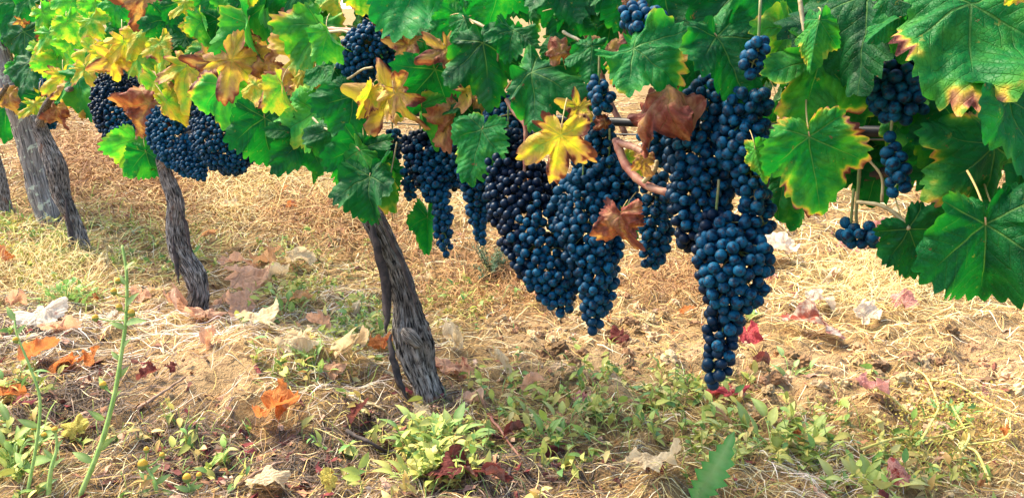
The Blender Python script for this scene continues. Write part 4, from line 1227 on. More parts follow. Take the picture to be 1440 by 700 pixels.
def strands(name, pts, length, width, cols, lift, curve, flow=None, spread=1.5, seg=5, up=0.0, mat=M_STRAW):
    n = len(pts)
    a = rng.uniform(0, 2 * np.pi, n) if flow is None else flow(pts) + rng.normal(0, spread, n)
    L = rng.uniform(*length, n) * np.clip(pts[:, 1] / 2.2, .7, 1.6)
    w = rng.uniform(*width, n) * np.clip(pts[:, 1] / 1.7, .8, 2.6)
    k = rng.normal(0, curve, n)
    t = np.linspace(0, 1, seg + 1)
    ang = a[:, None] + k[:, None] * t[None, :]
    step = L[:, None] / seg
    dx, dy = np.cos(ang) * step, np.sin(ang) * step
    elev = rng.uniform(0, up, n)[:, None] if up else 0
    x = pts[:, 0:1] + np.cumsum(dx, 1) * np.cos(elev) - dx[:, :1]
    y = pts[:, 1:2] + np.cumsum(dy, 1) * np.cos(elev) - dy[:, :1]
    z = ground_z(x, y) + rng.uniform(*lift, n)[:, None] * np.sin(np.pi * (0.15 + .7 * t))[None, :] + .001
    if up:
        z = z + np.sin(elev) * L[:, None] * (t[None, :] - .45 * t[None, :] ** 2)
    c = np.stack([x, y, z], -1)
    side = np.stack([-np.sin(ang), np.cos(ang), rng.normal(0, .5, (n, 1)) * np.ones_like(ang)], -1)
    side /= np.linalg.norm(side, axis=-1, keepdims=True)
    ww = (w[:, None] * (1 - .75 * t[None, :] ** 2))[..., None] * .5
    V = np.stack([c - side * ww, c + side * ww], 2).reshape(n, -1, 3)
    i = np.arange(seg) * 2
    f = np.stack([i, i + 1, i + 3, i + 2], -1)
    F = (f[None] + (np.arange(n) * (seg + 1) * 2)[:, None, None]).reshape(-1, 4)
    C = np.repeat(palette(n, cols), (seg + 1) * 2, 0)
    return V.reshape(-1, 3), F, C


def build_stuff(name, parts, mat, label, cat, smooth=True):
    V = np.vstack([p[0] for p in parts])
    o, Fs = 0, []
    for p in parts:
        Fs.append(p[1] + o)
        o += len(p[0])
    ob = link(name, mesh_np(name, V, np.vstack(Fs), mat, smooth, np.vstack([p[2] for p in parts])))
    tag(ob, label, cat, kind='stuff')
    return ob


def flow_row(p):
    return np.where(p[:, 3] < 650, 0.45, -0.15) + .8 * fbm(p[:, 0] * 1.4, p[:, 1] * 1.4, 5.0, 2)


STRAWC = [(.62, .45, .17), (.68, .53, .23), (.50, .33, .11), (.74, .62, .34), (.40, .23, .08), (.56, .38, .13), (.32, .18, .07), (.80, .72, .50)]
RUSTC = [(.34, .17, .06), (.46, .26, .10), (.24, .11, .05), (.58, .38, .16), (.42, .23, .09), (.16, .08, .04)]
DARKC = [(.09, .065, .05), (.16, .11, .08), (.06, .05, .045), (.24, .17, .12)]
GRAYC = [(.58, .48, .36), (.70, .61, .50), (.44, .35, .26), (.78, .71, .60)]
not_bare = lambda px, py: 1 - .85 * blob(px, py, BARE)
p1 = sample_ground(52000, lambda a, b: not_bare(a, b) * (1 - .6 * blob(a, b, LITTER)) * (1 - .5 * blob(a, b, RUST)))
p2 = sample_ground(13000, lambda a, b: blob(a, b, RUST))
p3 = sample_ground(6500, lambda a, b: blob(a, b, LITTER))
p6 = sample_ground(20000, lambda a, b: not_bare(a, b))
p4 = sample_ground(1500, lambda a, b: blob(a, b, [(440, 560, 90, 40), (350, 520, 60, 40), (120, 480, 120, 40), (300, 470, 80, 50), (1130, 660, 80, 40), (470, 460, 70, 40)]))
p5 = sample_ground(7000, lambda a, b: blob(a, b, [(430, 250, 90, 35), (500, 270, 70, 40), (330, 270, 60, 40), (580, 300, 50, 30), (1250, 400, 90, 40), (60, 380, 80, 30)]))
build_stuff('dry_straw', [strands('a', p1, (.03, .13), (.0008, .0022), STRAWC, (.001, .010), .38, flow_row, .9),
                          strands('b2', p6, (.02, .09), (.0008, .0020), DARKC + RUSTC, (.0005, .004), .8, flow_row, .9),
                          strands('b', p3, (.03, .12), (.0010, .0026), DARKC, (.001, .010), .8, flow_row, .9),
                          strands('c', p4, (.05, .16), (.0008, .0018), GRAYC, (.003, .016), .4, flow_row, .7),
                          strands('d', p5, (.04, .14), (.0008, .0016), STRAWC[:4], (.004, .03), .7, None, 1, 6, .7)],
            M_STRAW, 'bleached straw and dead grass stalks strewn over the soil', 'straw')
build_stuff('dead_bracken', [strands('e', p2, (.03, .11), (.0008, .0022), RUSTC, (.004, .030), 1.0, None, 1, 6, .6)], M_STRAW,
            'rusty brown tangle of dead undergrowth behind the trunks', 'dead undergrowth')


def scatter(tv, tf, pts, scale, cols, tilt=.5, stretch=(1, 1, 1), lift=0.0, rot3=False):
    n = len(pts)
    az = rng.uniform(0, 2 * np.pi, n)
    el = rng.normal(0, tilt, n)
    ro = rng.normal(0, tilt, n) if not rot3 else rng.uniform(0, 6.28, n)
    s = rng.uniform(*scale, n)
    ca, sa, ce, se_, cr, sr = np.cos(az), np.sin(az), np.cos(el), np.sin(el), np.cos(ro), np.sin(ro)
    O = np.zeros(n)
    Z = np.stack([np.stack([ca, -sa, O], -1), np.stack([sa, ca, O], -1), np.stack([O, O, O + 1], -1)], 1)
    X = np.stack([np.stack([O + 1, O, O], -1), np.stack([O, ce, -se_], -1), np.stack([O, se_, ce], -1)], 1)
    Y = np.stack([np.stack([cr, O, sr], -1), np.stack([O, O + 1, O], -1), np.stack([-sr, O, cr], -1)], 1)
    M = Z @ X @ Y * s[:, None, None]
    st = np.array(stretch) if np.ndim(stretch[0]) == 0 else None
    V = np.einsum('nij,vj->nvi', M, tv * st) + pts[:, None, :3]
    V[:, :, 2] += lift
    F = (tf[None] + (np.arange(n) * len(tv))[:, None, None]).reshape(-1, tf.shape[1])
    return V.reshape(-1, 3), F, np.repeat(palette(n, cols), len(tv), 0)


def lance(rows=6, w=.2, bend=.35, fold=.25):
    """a lance-shaped leaf from the origin along +y"""
    V, F = [], []
    for i in range(rows + 1):
        u = i / rows
        hw = w * math.sin(math.pi * min(1, .08 + .92 * u ** .8)) + .01
        z = -bend * u * u + .35 * u
        V += [(-hw, u, z + fold * hw), (0, u, z), (hw, u, z + fold * hw)]
    for i in range(rows):
        a = i * 3
        F += [(a, a + 1, a + 4, a + 3), (a + 1, a + 2, a + 5, a + 4)]
    return np.array(V), np.array(F)


LV, LF = lance()
LV2, LF2 = lance(5, .30, .5, .3)


def sprigs(pts, nl, size, cols, height=(.01, .05), tv=LV, tf=LF, stemcol=(.30, .34, .10)):
    """little weeds: pairs of leaves up a short stem; one array of leaves and one of stems"""
    allp, stems = [], []
    for p in pts:
        h = rng.uniform(*height)
        k = rng.integers(*nl)
        ln = rng.normal(0, .4, 2) * h
        for j in range(k):
            u = (j + .6) / k
            allp.append((p[0] + ln[0] * u, p[1] + ln[1] * u, p[2] + h * u))
        stems.append((p[0], p[1], p[2] - .005, p[0] + ln[0], p[1] + ln[1], p[2] + h))
    ap = np.array(allp)
    A = scatter(tv, tf, ap, size, cols, .55)
    S = np.array(stems)
    w = .0008
    V = np.stack([S[:, :3] - (w, 0, 0), S[:, :3] + (w, 0, 0), S[:, 3:] + (w, 0, 0), S[:, 3:] - (w, 0, 0)], 1)
    F = (np.array([[0, 1, 2, 3]])[None] + (np.arange(len(S)) * 4)[:, None, None]).reshape(-1, 4)
    return A, (V.reshape(-1, 3), F, np.tile(stemcol, (len(S) * 4, 1)))


WEEDC = [(.36, .42, .08), (.50, .52, .12), (.22, .36, .07), (.58, .52, .14), (.14, .28, .07), (.44, .46, .10)]
DRYWEED = [(.55, .42, .12), (.46, .30, .10), (.60, .50, .20)]
q1 = sample_ground(780, lambda a, b: blob(a, b, GREEN) ** 1.5 * np.clip(.5 + 1.8 * fbm(a / 60, b / 35, 2.0, 2), 0.05, 1))
q2 = sample_ground(260, lambda a, b: blob(a, b, GREEN))
A, S = sprigs(q1, (3, 10), (.009, .032), WEEDC)
B2, S2 = sprigs(q2, (3, 7), (.012, .028), DRYWEED)
gr = strands('f', sample_ground(2600, lambda a, b: blob(a, b, GREEN) + .6 * blob(a, b, [(60, 340, 150, 45)])), (.03, .10), (.001, .0025), WEEDC, (.002, .01), .6, None, 1, 5, 1.1)
build_stuff('ground_cover', [A, S, B2, S2, gr], M_WEED, 'low yellow-green weeds and grass creeping over the soil', 'weeds')

import bmesh
_bm = bmesh.new()
bmesh.ops.create_icosphere(_bm, subdivisions=3, radius=1.0)
CV = np.array([tuple(v.co) for v in _bm.verts])
CF = np.array([[v.index for v in f.verts] for f in _bm.faces])
_bm.free()
_bm = bmesh.new()
bmesh.ops.create_icosphere(_bm, subdivisions=1, radius=1.0)
CVS = np.array([tuple(v.co) for v in _bm.verts])
CFS = np.array([[v.index for v in f.verts] for f in _bm.faces])
_bm.free()
CLODC = [(.60, .44, .26), (.20, .125, .07), (.44, .30, .16), (.52, .37, .21), (.36, .23, .12), (.30, .18, .10)]
parts = []
for k in range(5):
    tv = CV * (1 + .6 * fbm(CV[:, 0] * 1.5 + k * 5, CV[:, 1] * 1.5, CV[:, 2] * 1.5, 3) + .75 * fbm(CV[:, 0] * 4 + k * 5, CV[:, 1] * 4, CV[:, 2] * 4, 3))[:, None] * (1, .85, .7)
    pts = sample_ground(2200, lambda a, b: .25 + blob(a, b, BARE) - .1 * blob(a, b, LITTER))
    parts.append(scatter(CVS * (1 + .6 * fbm(CVS[:, 0] * 2 + k * 5, CVS[:, 1] * 2, CVS[:, 2] * 2, 2))[:, None] * (1, .8, .7), CFS, pts, (.0015, .007), CLODC, .6))
    pts = sample_ground(40, lambda a, b: blob(a, b, [(1110, 540, 90, 35), (820, 480, 90, 40), (1300, 540, 90, 50), (900, 440, 80, 30)]))
    parts.append(scatter(tv, CF, pts, (.010, .022), CLODC, .5))
build_stuff('soil_crumbs', parts, M_CLOD, 'crumbs and clods of dry sandy soil', 'soil', False)

# crumbled leaf litter: small ragged flakes
parts = []
for k in range(4):
    n = 9
    a = np.linspace(0, 2 * np.pi, n, endpoint=False)
    r_ = 1 + .5 * np.sin(a * 2 + k) + .35 * rng.uniform(-1, 1, n)
    tv = np.vstack([[0, 0, .25], np.stack([r_ * np.cos(a), r_ * np.sin(a) * .7, .4 * rng.uniform(-1, 1, n)], -1)])
    tf = np.array([[0, 1 + i, 1 + (i + 1) % n] for i in range(n)])
    parts.append(scatter(tv, tf, sample_ground(420, lambda a_, b_: .08 + blob(a_, b_, LITTER)), (.004, .013), [(.24, .10, .07), (.36, .18, .11), (.15, .06, .05), (.46, .28, .19), (.20, .05, .05)], .5, lift=.005))
    parts.append(scatter(tv, tf, sample_ground(150, lambda a_, b_: .5 + 0 * a_), (.004, .012), [(.62, .36, .20), (.72, .50, .34), (.50, .26, .13), (.66, .40, .30)], .5, lift=.006))
build_stuff('leaf_crumbs', parts, M_CLOD, 'crumbled brown and wine-red leaf flakes among the straw', 'leaf litter', False)

# ------------------------------------------------------------------ fallen leaves, each its own thing
CREAM, PINK, TAN, ORANGE, WHITE, ROSE, CRIM, WINE, YELL = ((.88, .72, .46), (.84, .50, .32), (.68, .38, .18), (.74, .27, .08), (.90, .80, .64),
                                                            (.74, .36, .33), (.60, .10, .12), (.20, .055, .05), (.78, .68, .16))
FL = [
    (60, 455, 60, WHITE, .25, 'white folded fallen leaf near the bright green clump at left'), (357, 468, 60, CREAM, .2, 'pale cream fallen leaf right of the bent trunk, largest of the cream ones there'),
    (402, 494, 58, CREAM, .25, 'cream fallen leaf lying flat at the top of the bare mound'), (482, 512, 62, CREAM, .2, 'cream leaf with rolled edge between mound and gnarled trunk'),
    (641, 500, 50, CREAM, .1, 'cream yellow fallen leaf right beside the gnarled trunk'), (648, 532, 34, PINK, .4, 'brownish pink leaf lying above the big pink one by the trunk foot'),
    (668, 570, 76, PINK, .15, 'big pinkish tan lobed leaf at the foot of the gnarled trunk'), (312, 432, 56, PINK, .1, 'pale pink fallen leaf touching the foot of the slim bent trunk'),
    (338, 408, 66, PINK, .25, 'tan pink crinkled leaf just behind the pale one by the slim trunk'), (378, 380, 52, TAN, .2, 'tan leaf standing on edge in straw above the cream leaves'),
    (246, 442, 54, PINK, .3, 'pink leaf left of the slim trunk foot'), (430, 430, 28, TAN, .2, 'small tan leaf alone in straw between both trunks'),
    (6, 377, 34, ORANGE, .2, 'orange tan leaf cut by the left edge in the grass'), (48, 517, 54, ORANGE, .35, 'orange brown leaf lying flat left of the tall green stem'),
    (97, 522, 34, ORANGE, .3, 'small orange leaf next to the flat orange brown one'), (12, 573, 40, ORANGE, .4, 'burnt orange leaf at the left edge, lowest of the orange ones'),
    (384, 596, 72, ORANGE, .2, 'bright orange lobed leaf standing on the dark litter below the mound'), (412, 588, 38, ORANGE, .2, 'smaller orange leaf leaning on the bright orange one'),
    (368, 692, 46, CREAM, .2, 'cream leaf cut by the bottom edge'), (905, 675, 80, CREAM, .25, 'large cream and tan curled leaf low in the middle weeds'),
    (816, 582, 28, ROSE, .35, 'small rose leaf among weeds below the grapes'), (1096, 367, 66, WHITE, .34, 'white leaf with pink blush right of the long grape bunch'),
    (1252, 354, 58, ROSE, .42, 'rosy crinkled leaf under the tiny lone grape cluster'), (1138, 474, 68, WHITE, .58, 'white leaf with crimson underside on bare soil'),
    (1146, 436, 42, WHITE, .35, 'small white and pink leaf above the crimson and white one'), (1215, 458, 40, WHITE, .3, 'small whitish leaf upright on soil right of the crimson one'),
    (1050, 484, 42, CRIM, .3, 'crimson leaf right beside the tail of the longest bunch'), (1026, 568, 42, CRIM, .45, 'deep crimson leaf just below the longest bunch'),
    (1222, 562, 48, ROSE, .25, 'pink leaf standing upright at the rim of the yellow tangle'), (1258, 690, 38, ROSE, .45, 'dusty red leaf cut by the bottom edge under the yellow tangle'),
    (108, 622, 28, YELL, .1, 'small lemon yellow leaf on dark litter beside the tall green stem'), (752, 428, 30, PINK, .4, 'pinkish brown leaf under the fattest grape bunch'),
    (1303, 402, 22, WHITE, .1, 'small white leaf left of the lowest big green vine leaf'), (597, 398, 36, CREAM, .25, 'pale cream leaf just right of the leaning trunk, behind it'),
    (856, 462, 24, TAN, .25, 'small tan leaf beside the thin grape tail over bare soil'), (1066, 524, 26, WINE, .2, 'dark maroon leaf right of the longest bunch tip'),
    (872, 487, 28, WINE, .2, 'dark maroon leaf on soil below the thin grape tail'), (500, 604, 38, WINE, .1, 'dusty wine leaf on litter left of the trunk foot'),
    (652, 688, 64, WINE, .2, 'biggest wine-red crumpled leaf at the bottom edge'), (702, 694, 40, WINE, .25, 'wine-red leaf next to the biggest wine-red one'),
    (770, 645, 40, WINE, .1, 'maroon leaf beside the lower end of the reddish twig'), (728, 622, 28, WINE, .1, 'small maroon leaf between the reddish twig and green weeds'),
    (134, 427, 24, ORANGE, .2, 'small orange leaf at the right of the bright green clump'), (160, 452, 24, WHITE, .2, 'small white leaf beside the stem head with yellow buds'),
    (1000, 318, 22, ROSE, .3, 'rose leaf glimpsed on the ground behind the longest cluster'), (1375, 700, 26, TAN, .2, 'tan leaf at the bottom right edge under the yellow tangle'),
    (290, 455, 40, PINK, .2, 'peach leaf just in front of the slim trunk foot'), (345, 440, 44, PINK, .15, 'peach leaf between the slim trunk and the largest cream leaf'),
    (425, 490, 40, CREAM, .15, 'second cream leaf half under the one on top of the mound'), (395, 400, 36, CREAM, .2, 'cream leaf tilted up in the straw behind the tan crinkled leaf'),
    (80, 470, 38, PINK, .2, 'peach leaf just below the white folded leaf at left'), (130, 515, 34, ORANGE, .15, 'pale orange leaf right of the small orange one at left'),
    (200, 425, 34, PINK, .2, 'peach scrap leaf standing left of the slim trunk near the white twig'), (590, 590, 44, CREAM, .15, 'cream leaf peeping out behind the leafy weed at the trunk foot'),
    (625, 530, 38, PINK, .35, 'brown-pink leaf squeezed against the right of the trunk foot'), (535, 500, 40, ORANGE, .4, 'rusty leaf in straw just left of the gnarled trunk'),
    (470, 530, 30, PINK, .25, 'small peach leaf under the cream leaf with rolled edge'), (1290, 385, 34, WHITE, .3, 'white and pink leaf right of the rosy crinkled leaf'),
    (1200, 350, 30, ROSE, .35, 'little rose leaf left of the rosy crinkled leaf'), (1085, 395, 34, ROSE, .3, 'rose leaf in front of the white leaf with pink blush'),
    (320, 300, 30, CREAM, .2, 'pale leaf far back in straw between both trunks'), (560, 300, 28, CREAM, .2, 'pale leaf behind the top of the leaning trunk'), (610, 325, 30, PINK, .3, 'peach leaf far back right of the leaning trunk'),
    (300, 490, 36, PINK, .15, 'peach leaf on the upper slope of the bare mound'), (455, 470, 36, PINK, .2, 'peach leaf between the cream leaves and the gnarled trunk'),
    (505, 440, 30, CREAM, .15, 'small cream leaf in straw left of the gnarled trunk'), (330, 380, 40, PINK, .25, 'peach leaf farthest back of the heap beside the slim trunk'), (415, 375, 34, CREAM, .2, 'cream leaf in straw right of the tan leaf standing on edge'),
    (20, 440, 34, PINK, .2, 'peach leaf at the left edge above the white folded leaf'), (700, 520, 34, CREAM, .2, 'cream leaf on clods right of the gnarled trunk'), (745, 560, 30, PINK, .25, 'peach leaf among sparse weeds right of the big pinkish leaf'),
    (1170, 400, 34, WHITE, .4, 'white and rose leaf between the blushed white leaf and the big green vine leaf'), (1270, 440, 30, ROSE, .3, 'rose leaf on straw below the big green vine leaf edge'), (1000, 610, 30, TAN, .2, 'tan leaf in yellow weeds below the crimson leaf'),
    (222, 430, 22, CREAM, .2, 'little cream leaf left of the slim trunk'), (560, 640, 22, TAN, .2, 'small tan leaf in the green weeds'),
    (465, 690, 26, YELL, .3, 'small yellow leaf at the bottom left of the green weeds'), (240, 530, 20, WINE, .2, 'little wine leaf on the left flank of the mound'), (205, 545, 34, WINE, .15, 'wine-brown leaf in the dark hollow left of the mound'),
]


def fallen(px, py, s, c, amt, label=None, group='fallen vine leaves on the soil', tilt=.32):
    p, d = on_ground(px, py)
    size = s * d / FPX * (.88 if s > 24 else .75)
    m = Matrix.Translation(p + Vector((0, 0, .020 + size * .14))) @ Matrix.Rotation(.18, 4, 'X') @ Matrix.Rotation(random.uniform(0, 6.28), 4, 'Z') @ \
        Matrix.Rotation(random.gauss(0, tilt), 4, 'X') @ Matrix.Rotation(random.gauss(0, tilt), 4, 'Y') @ Matrix.Scale(size, 4)
    o = link('fallen_leaf', random.choice(FALLEN), None, m)
    o.color = (*c, amt)
    tag(o, label, 'fallen leaf', group)
    return o


for a in FL:
    fallen(*a)
taken = [(a[0], a[1]) for a in FL]
for q in sample_ground(70, lambda a, b: .35 + blob(a, b, LITTER) * .5 + blob(a, b, [(300, 400, 120, 60), (640, 310, 60, 30)])):
    if not (0 < q[3] < 1440 and 250 < q[4] < 700) or min(math.hypot(q[3] - a, q[4] - b) for a, b in taken) < 38:
        continue
    c = random.choice([PINK, TAN, TAN, CREAM, WINE, ORANGE])
    fallen(q[3], q[4], random.uniform(13, 22), c, random.uniform(.1, .4), 'small shrivelled scrap of fallen leaf on the soil', 'small leaf scraps on the soil')

# ------------------------------------------------------------------ twigs
for pl, r_, mt, lb in (([(690, 592), (712, 625), (745, 672)], 2.6, M_CANE, 'reddish brown twig lying at an angle in maroon litter'),
                       ([(488, 612), (520, 632), (548, 640), (590, 642)], 3.0, M_DARK, 'dark crooked twig on the litter left of the leafy weed'),
                       ([(212, 455), (222, 478), (232, 502)], 2.2, M_PALE, 'pale bleached twig behind the mound'),
                       ([(510, 570), (535, 582), (548, 590)], 2.0, M_PALE, 'short pale twig just left of the trunk foot'),
                       ([(195, 580), (230, 560), (262, 535)], 2.4, M_TWIG, 'brown twig lying across the flank of the bare mound'),
                       ([(718, 665), (712, 690), (716, 704)], 2.5, M_DARK, 'dark twig upright at the bottom edge among maroon leaves'),
                       ([(785, 455), (795, 440), (803, 425), (806, 400)], 1.4, M_PALE, 'thin straw-coloured stalk standing under the grapes'),
                       ([(330, 690), (375, 668), (400, 655)], 2.2, M_TWIG, 'grey twig at the bottom edge near the cream leaf')):
    pts = []
    for i, (x, y) in enumerate(pl):
        p, d = on_ground(x, y)
        pts.append((p.x, p.y, p.z + .008 + .006 * (i % 2)))
    S = smooth_path(pts, 24)
    S += .0025 * np.stack([fbm(np.arange(24) * .4, 1 + len(lb)), fbm(np.arange(24) * .4, 4), fbm(np.arange(24) * .4, 7)], -1)
    o = link('twig', tube_mesh('twig', S, np.linspace(1.1, .6, 24) * r_ * d / FPX, mt, 7, lambda th, u: 1 + .2 * np.sin(u * 30)))
    tag(o, lb, 'twig', 'twigs on the soil')

# ------------------------------------------------------------------ single weeds
def plant(name, px, py, label, cat, group=None):
    p, d = on_ground(px, py)
    r_ = empty(name, p)
    tag(r_, label, cat, group)
    return r_, p, d


def leaf_blade_mesh(name, p, direction, length, w, colr, bend=.4, rows=8, serr=0.0, mat=M_WEED, nrm=(0, 0, 1)):
    V, F = lance(rows, w, bend, .25)
    if serr:
        ww = 1 + serr * (((np.arange(len(V)) // 3) * 0.29 % 1) * 2 - 1) * 1.2
        V[:, 0] *= ww
    d = Vector(direction).normalized()
    X = d.cross(Vector(nrm))
    X = X.normalized() if X.length > 1e-3 else Vector((1, 0, 0))
    Z = X.cross(d)
    M = np.array(Matrix((X, d, Z)).transposed())
    V = (V * length) @ M.T + np.array(tuple(p))
    c = np.tile(colr, (len(V), 1)) * (1 + rng.uniform(-.12, .12))
    c[1::3] = c[1::3] * .6 + np.array((.20, .24, .10))
    return mesh_np(name, V, F, mat, True, c)


def bud_mesh(p, r_, colr, up=Vector((0, 0, 1))):
    tv = CV * (1 + .18 * fbm(CV[:, 0] * 3, CV[:, 1] * 3, CV[:, 2] * 3, 2))[:, None]
    return mesh_np('bud', tv * r_ * np.array([1, 1, 1.2]) + np.array(tuple(p)), CF, M_WEED, True, np.where((tv[:, 2] > .1)[:, None], np.array(colr), np.array((.22, .32, .09))))


M_GREENSTEM = stalk_material('green_weed_stem', (.20, .34, .07), (.32, .44, .12))


def stem_weed(label, base, pl, r_, leaves, buds, group='tall thin weeds at the left'):
    root, p, d = plant('flowering_weed', *base, label, 'weed', group)
    S = smooth_path([tuple(P(x, y, d + o_)) for x, y, o_ in pl], 50)
    S[0] = (p.x, p.y, p.z - .01)
    link('stem', tube_mesh('stem', S, np.linspace(1, .5, 50) * r_ * d / FPX, M_GREENSTEM, 10, lambda th, u: 1 + .12 * np.cos(th * 5)), root)
    for x, y, dx, dy, L in leaves:
        q = P(x, y, d + pl[len(pl) // 2][2])
        dr = RIGHT * dx - UP * dy + BACK * random.uniform(-.4, .4)
        link('leaf', leaf_blade_mesh('leaf', q, dr, L * d / FPX, .16, (.22, .36, .08), nrm=BACK + Vector((random.uniform(-.5, .5), 0, random.uniform(.1, .9)))), root)
    for x, y, rb in buds:
        q = P(x, y, d + pl[len(pl) // 2][2])
        link('bud', bud_mesh(q, rb * d / FPX, (.80, .48, .05)), root)
        # short stalk from the bud to the nearest point of the stem
        k = S[np.argmin(np.linalg.norm(S - np.array(tuple(q)), axis=1) + np.where(S[:, 2] > q.z - .005, .5, 0))]
        C = smooth_path(np.array([k, .5 * (k + np.array(tuple(q))) + np.array([0, 0, -.003]), tuple(q)]), 8)
        link('stalk', tube_mesh('stalk', C, .0011, M_GREENSTEM, 6), root)


stem_weed('tall curved green weed stem with yellow buds at left', (112, 698),
          [(112, 698, 0), (140, 630, .01), (160, 560, .02), (172, 490, .03), (178, 440, .04), (178, 385, .05), (172, 345, .06)], 3.6,
          [(178, 455, .9, -.15, 34), (176, 462, -.7, -.3, 24), (172, 490, .5, -.6, 20), (178, 430, .6, -.7, 26), (152, 548, -.6, -.6, 26), (130, 650, -.8, -.4, 34), (138, 630, .8, -.5, 36), (165, 530, .7, -.6, 24), (170, 505, -.8, -.5, 22), (146, 590, -.7, -.6, 26), (176, 380, .6, -.8, 18), (177, 400, -.6, -.8, 18), (160, 560, .6, -.7, 16)],
          [(145, 541, 5), (160, 410, 4.5), (168, 432, 4.5), (134, 447, 4.5), (185, 440, 5), (166, 395, 4)])
stem_weed('thin forked green weed at the left edge', (38, 696), [(38, 696, 0), (52, 620, .01), (56, 560, .02), (40, 510, .03), (24, 470, .04), (20, 440, .05)], 2.4,
          [(52, 620, .9, -.5, 36), (54, 600, -.8, -.4, 30), (44, 660, -.8, -.5, 44), (46, 650, .8, -.2, 44), (20, 450, -.5, -.8, 24), (24, 470, .6, -.7, 20), (12, 590, -.5, -.8, 30)],
          [(48, 603, 4), (22, 478, 4), (62, 612, 4)])
stem_weed('small weed with orange-yellow flower buds low at left', (222, 696), [(222, 696, 0), (218, 680, .0), (212, 665, .01), (204, 654, .01)], 3.2,
          [(218, 680, .8, -.5, 26), (216, 676, -.8, -.4, 26), (212, 665, .7, -.6, 22), (222, 692, .9, -.1, 30), (222, 692, -.9, 0, 30)], [(201, 653, 7), (228, 640, 4), (206, 632, 4)])
stem_weed('small weed with a pair of yellow buds near the bottom edge', (272, 698), [(272, 698, 0), (268, 688, 0), (264, 676, .01)], 3,
          [(268, 688, .8, -.4, 24), (268, 690, -.8, -.3, 24), (270, 694, .2, -.9, 20)], [(263, 672, 6), (280, 668, 4)])
stem_weed('lone dark green weed with slim upright stem next to the tall curved one', (68, 698), [(68, 698, 0), (72, 660, 0), (80, 630, .01), (78, 606, .01)], 3.4,
          [(72, 660, .7, -.7, 24), (76, 645, -.6, -.7, 20), (80, 630, .6, -.8, 16)], [(77, 604, 4)])


def leafy(label, px, py, n, L, w, cols, spread, cat='weed', name='leafy_weed', h=.02, elev=(.2, 1.1), group='leafy green weeds on the soil'):
    root, p, d = plant(name, px, py, label, cat, group)
    for i in range(n):
        a = i * 2.4 + random.uniform(-.4, .4)
        rr_ = spread * math.sqrt((i + .5) / n) * d / FPX
        x, y = p.x + math.cos(a) * rr_, p.y + math.sin(a) * rr_
        z = float(ground_z(x, y)) + random.uniform(0, h)
        el = random.uniform(*elev)
        dr = Vector((math.cos(a + random.uniform(-.6, .6)) * math.cos(el), math.sin(a) * math.cos(el), math.sin(el)))
        link('leaf', leaf_blade_mesh('leaf', (x, y, z), dr, random.uniform(.7, 1.15) * L * d / FPX, w, random.choice(cols), random.uniform(.2, .6)), root)
        C = smooth_path(np.array([(p.x, p.y, p.z - .004), (.5 * (p.x + x), .5 * (p.y + y), z), (x, y, z)]), 6)
        link('stem', tube_mesh('stem', C, .0009, M_GREENSTEM, 5), root)


G1 = [(.22, .38, .07), (.30, .46, .10), (.38, .48, .12), (.16, .32, .07)]
G2 = [(.40, .44, .10), (.48, .46, .12), (.30, .40, .08)]
leafy('bright leafy green weed right at the foot of the gnarled trunk', 622, 622, 26, 34, .20, G1, 62, h=.03, elev=(.1, .9))
leafy('leafy weed with rounded leaves just left of and below the trunk weed', 590, 668, 22, 30, .24, G2, 48)
leafy('bright green clump in front of the lichen post', 95, 422, 48, 12, .26, [(.16, .42, .07), (.24, .48, .09), (.12, .32, .06)], 46, h=.06)
leafy('pale green weed in the grass between both trunks', 440, 520, 14, 20, .2, G1, 26)
leafy('yellow-green weed patch below the thin grape tail', 800, 600, 20, 24, .20, G2, 85)
leafy('yellow-green weed patch below the longest grape bunch', 1085, 630, 26, 38, .22, G2, 90)
leafy('green sprig on the bare soil right of the longest bunch', 1050, 452, 5, 22, .3, G1, 10)
leafy('little weed growing beside the white and crimson leaf', 1110, 535, 9, 22, .22, [(.20, .34, .10), (.26, .4, .14)], 32)
leafy('green weed at the lower left corner', 20, 660, 18, 40, .12, G1, 44, h=.05)
leafy('green weed in the right-hand dirt below the big vine leaf', 1335, 595, 12, 22, .2, [(.12, .34, .08), (.2, .4, .1)], 40)
leafy('small yellow-green weed beside the reddish twig', 770, 620, 12, 28, .2, G1, 30)
leafy('weed cut by the bottom edge under the yellow tangle', 1215, 685, 16, 34, .3, G2, 50)
leafy('short weed growing behind the mound near cream leaves', 400, 440, 12, 16, .26, G1, 30)
# bristly little shrub under the grapes
root, p, d = plant('bristly_shrub', 690, 388, 'small dark green bristly shrub on the rusty ground under the grapes', 'shrub')
for i in range(30):
    a, el = random.uniform(0, 6.28), random.uniform(.3, 1.3)
    L = random.uniform(.08, .17)
    q = np.array([p + Vector((math.cos(a) * math.cos(el), math.sin(a) * math.cos(el), math.sin(el))) * L * u + Vector((0, 0, -.02 * u * u)) for u in np.linspace(0, 1, 14)])
    parts = [tube_arrays(q, np.linspace(.0014, .0006, 14), 5)]
    V, F = join(parts)
    n0 = len(V)
    ps = np.repeat(q[3:], 4, 0)
    A = scatter(LV * (.5, 1, .6), LF, ps, (.010, .018), [(.05, .12, .06), (.10, .18, .08), (.22, .28, .16)], .6)
    Fs = F + (A[1] + n0).tolist()
    link('sprig', mesh_np('sprig', np.vstack([V, A[0]]), Fs, M_WEED, True, np.vstack([np.tile((.16, .14, .07), (n0, 1)), A[2]])), root)
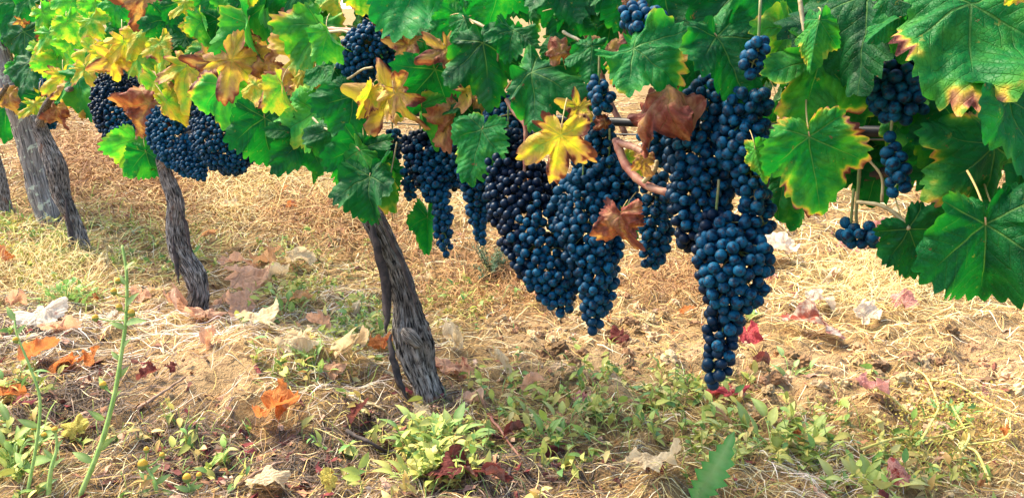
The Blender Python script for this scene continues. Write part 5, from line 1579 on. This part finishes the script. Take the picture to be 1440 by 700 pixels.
# long toothed leaf near the bottom
root, p, d = plant('toothed_weed', 978, 698, 'single weed with one long jagged green leaf at the bottom edge', 'weed')
for (x0, y0, x1, y1, L, w_) in ((976, 704, 1026, 618, 112, .17), (985, 700, 1000, 668, 40, .2)):
    dr = P(x1, y1, d) - P(x0, y0, d)
    link('leaf', leaf_blade_mesh('leaf', P(x0, y0, d - .02), dr + Vector((0, 0, .01)), L * d / FPX, w_, (.09, .36, .07), .25, 26, .30, nrm=BACK * .6 + Vector((.3, 0, .6))), root)
# yellow tangle at the lower right
root, p, d = plant('creeping_weed', 1330, 640, 'yellow-green tangled creeping weed with wiry stems at lower right', 'weed')
for pl in ([(1290, 640), (1310, 612), (1318, 580), (1300, 550), (1285, 530)], [(1340, 660), (1360, 640), (1352, 610), (1335, 590)], [(1210, 645), (1260, 640), (1310, 628), (1365, 622)],
           [(1230, 560), (1250, 580), (1290, 600), (1330, 600)], [(1390, 690), (1370, 660), (1350, 640), (1410, 640), (1420, 600)], [(1300, 545), (1340, 560), (1390, 580), (1430, 610)]):
    pts = []
    for i, (x, y) in enumerate(pl):
        q, dq = on_ground(x, y)
        pts.append((q.x, q.y, q.z + .018 + .014 * (i % 2)))
    link('stem', tube_mesh('stem', smooth_path(pts, 40), np.linspace(.0026, .0014, 40), stalk_material('yellow_stem', (.50, .44, .10), (.60, .54, .18)), 7), root)
fp = sample_ground(1500, lambda a, b: blob(a, b, [(1320, 590, 75, 42), (1280, 620, 60, 40), (1390, 620, 50, 40)]) ** 1.3)
fp[:, 2] += rng.uniform(0, .04, len(fp))
A = scatter(LV2, LF2, fp, (.003, .008), [(.46, .36, .07), (.56, .46, .10), (.38, .34, .08), (.40, .24, .06)], .8)
o = link('foliage', mesh_np('foliage', A[0], A[1], M_WEED, True, A[2]), root)
o['kind'] = 'stuff'
# pale seed head in front of the second trunk
root, p, d = plant('dry_seed_head', 152, 392, 'pale fluffy dried seed heads on a thin stalk before the lichen post', 'weed')
link('stem', tube_mesh('stem', smooth_path([tuple(p), tuple(p + Vector((.005, 0, .05))), tuple(P(150, 345, d))], 12), .0014, M_PALE, 6), root)
for x, y, r_ in ((146, 338, 7), (156, 352, 8), (150, 366, 6), (160, 335, 5)):
    n = 60
    v = rng.normal(size=(n, 3))
    v /= np.linalg.norm(v, axis=1)[:, None]
    c = np.array(tuple(P(x, y, d)))
    rr_ = r_ * d / FPX
    parts = [tube_arrays(np.array([c, c + k * rr_ * rng.uniform(.6, 1.2)]), .0007, 4) for k in v]
    V, F = join(parts)
    link('seed_head', mesh_np('seed_head', V, F, M_PALE), root)
print('depths', dA, dB, dC, dD, pd)
print('leaves', leaf_count, 'objects', len(scene.objects))
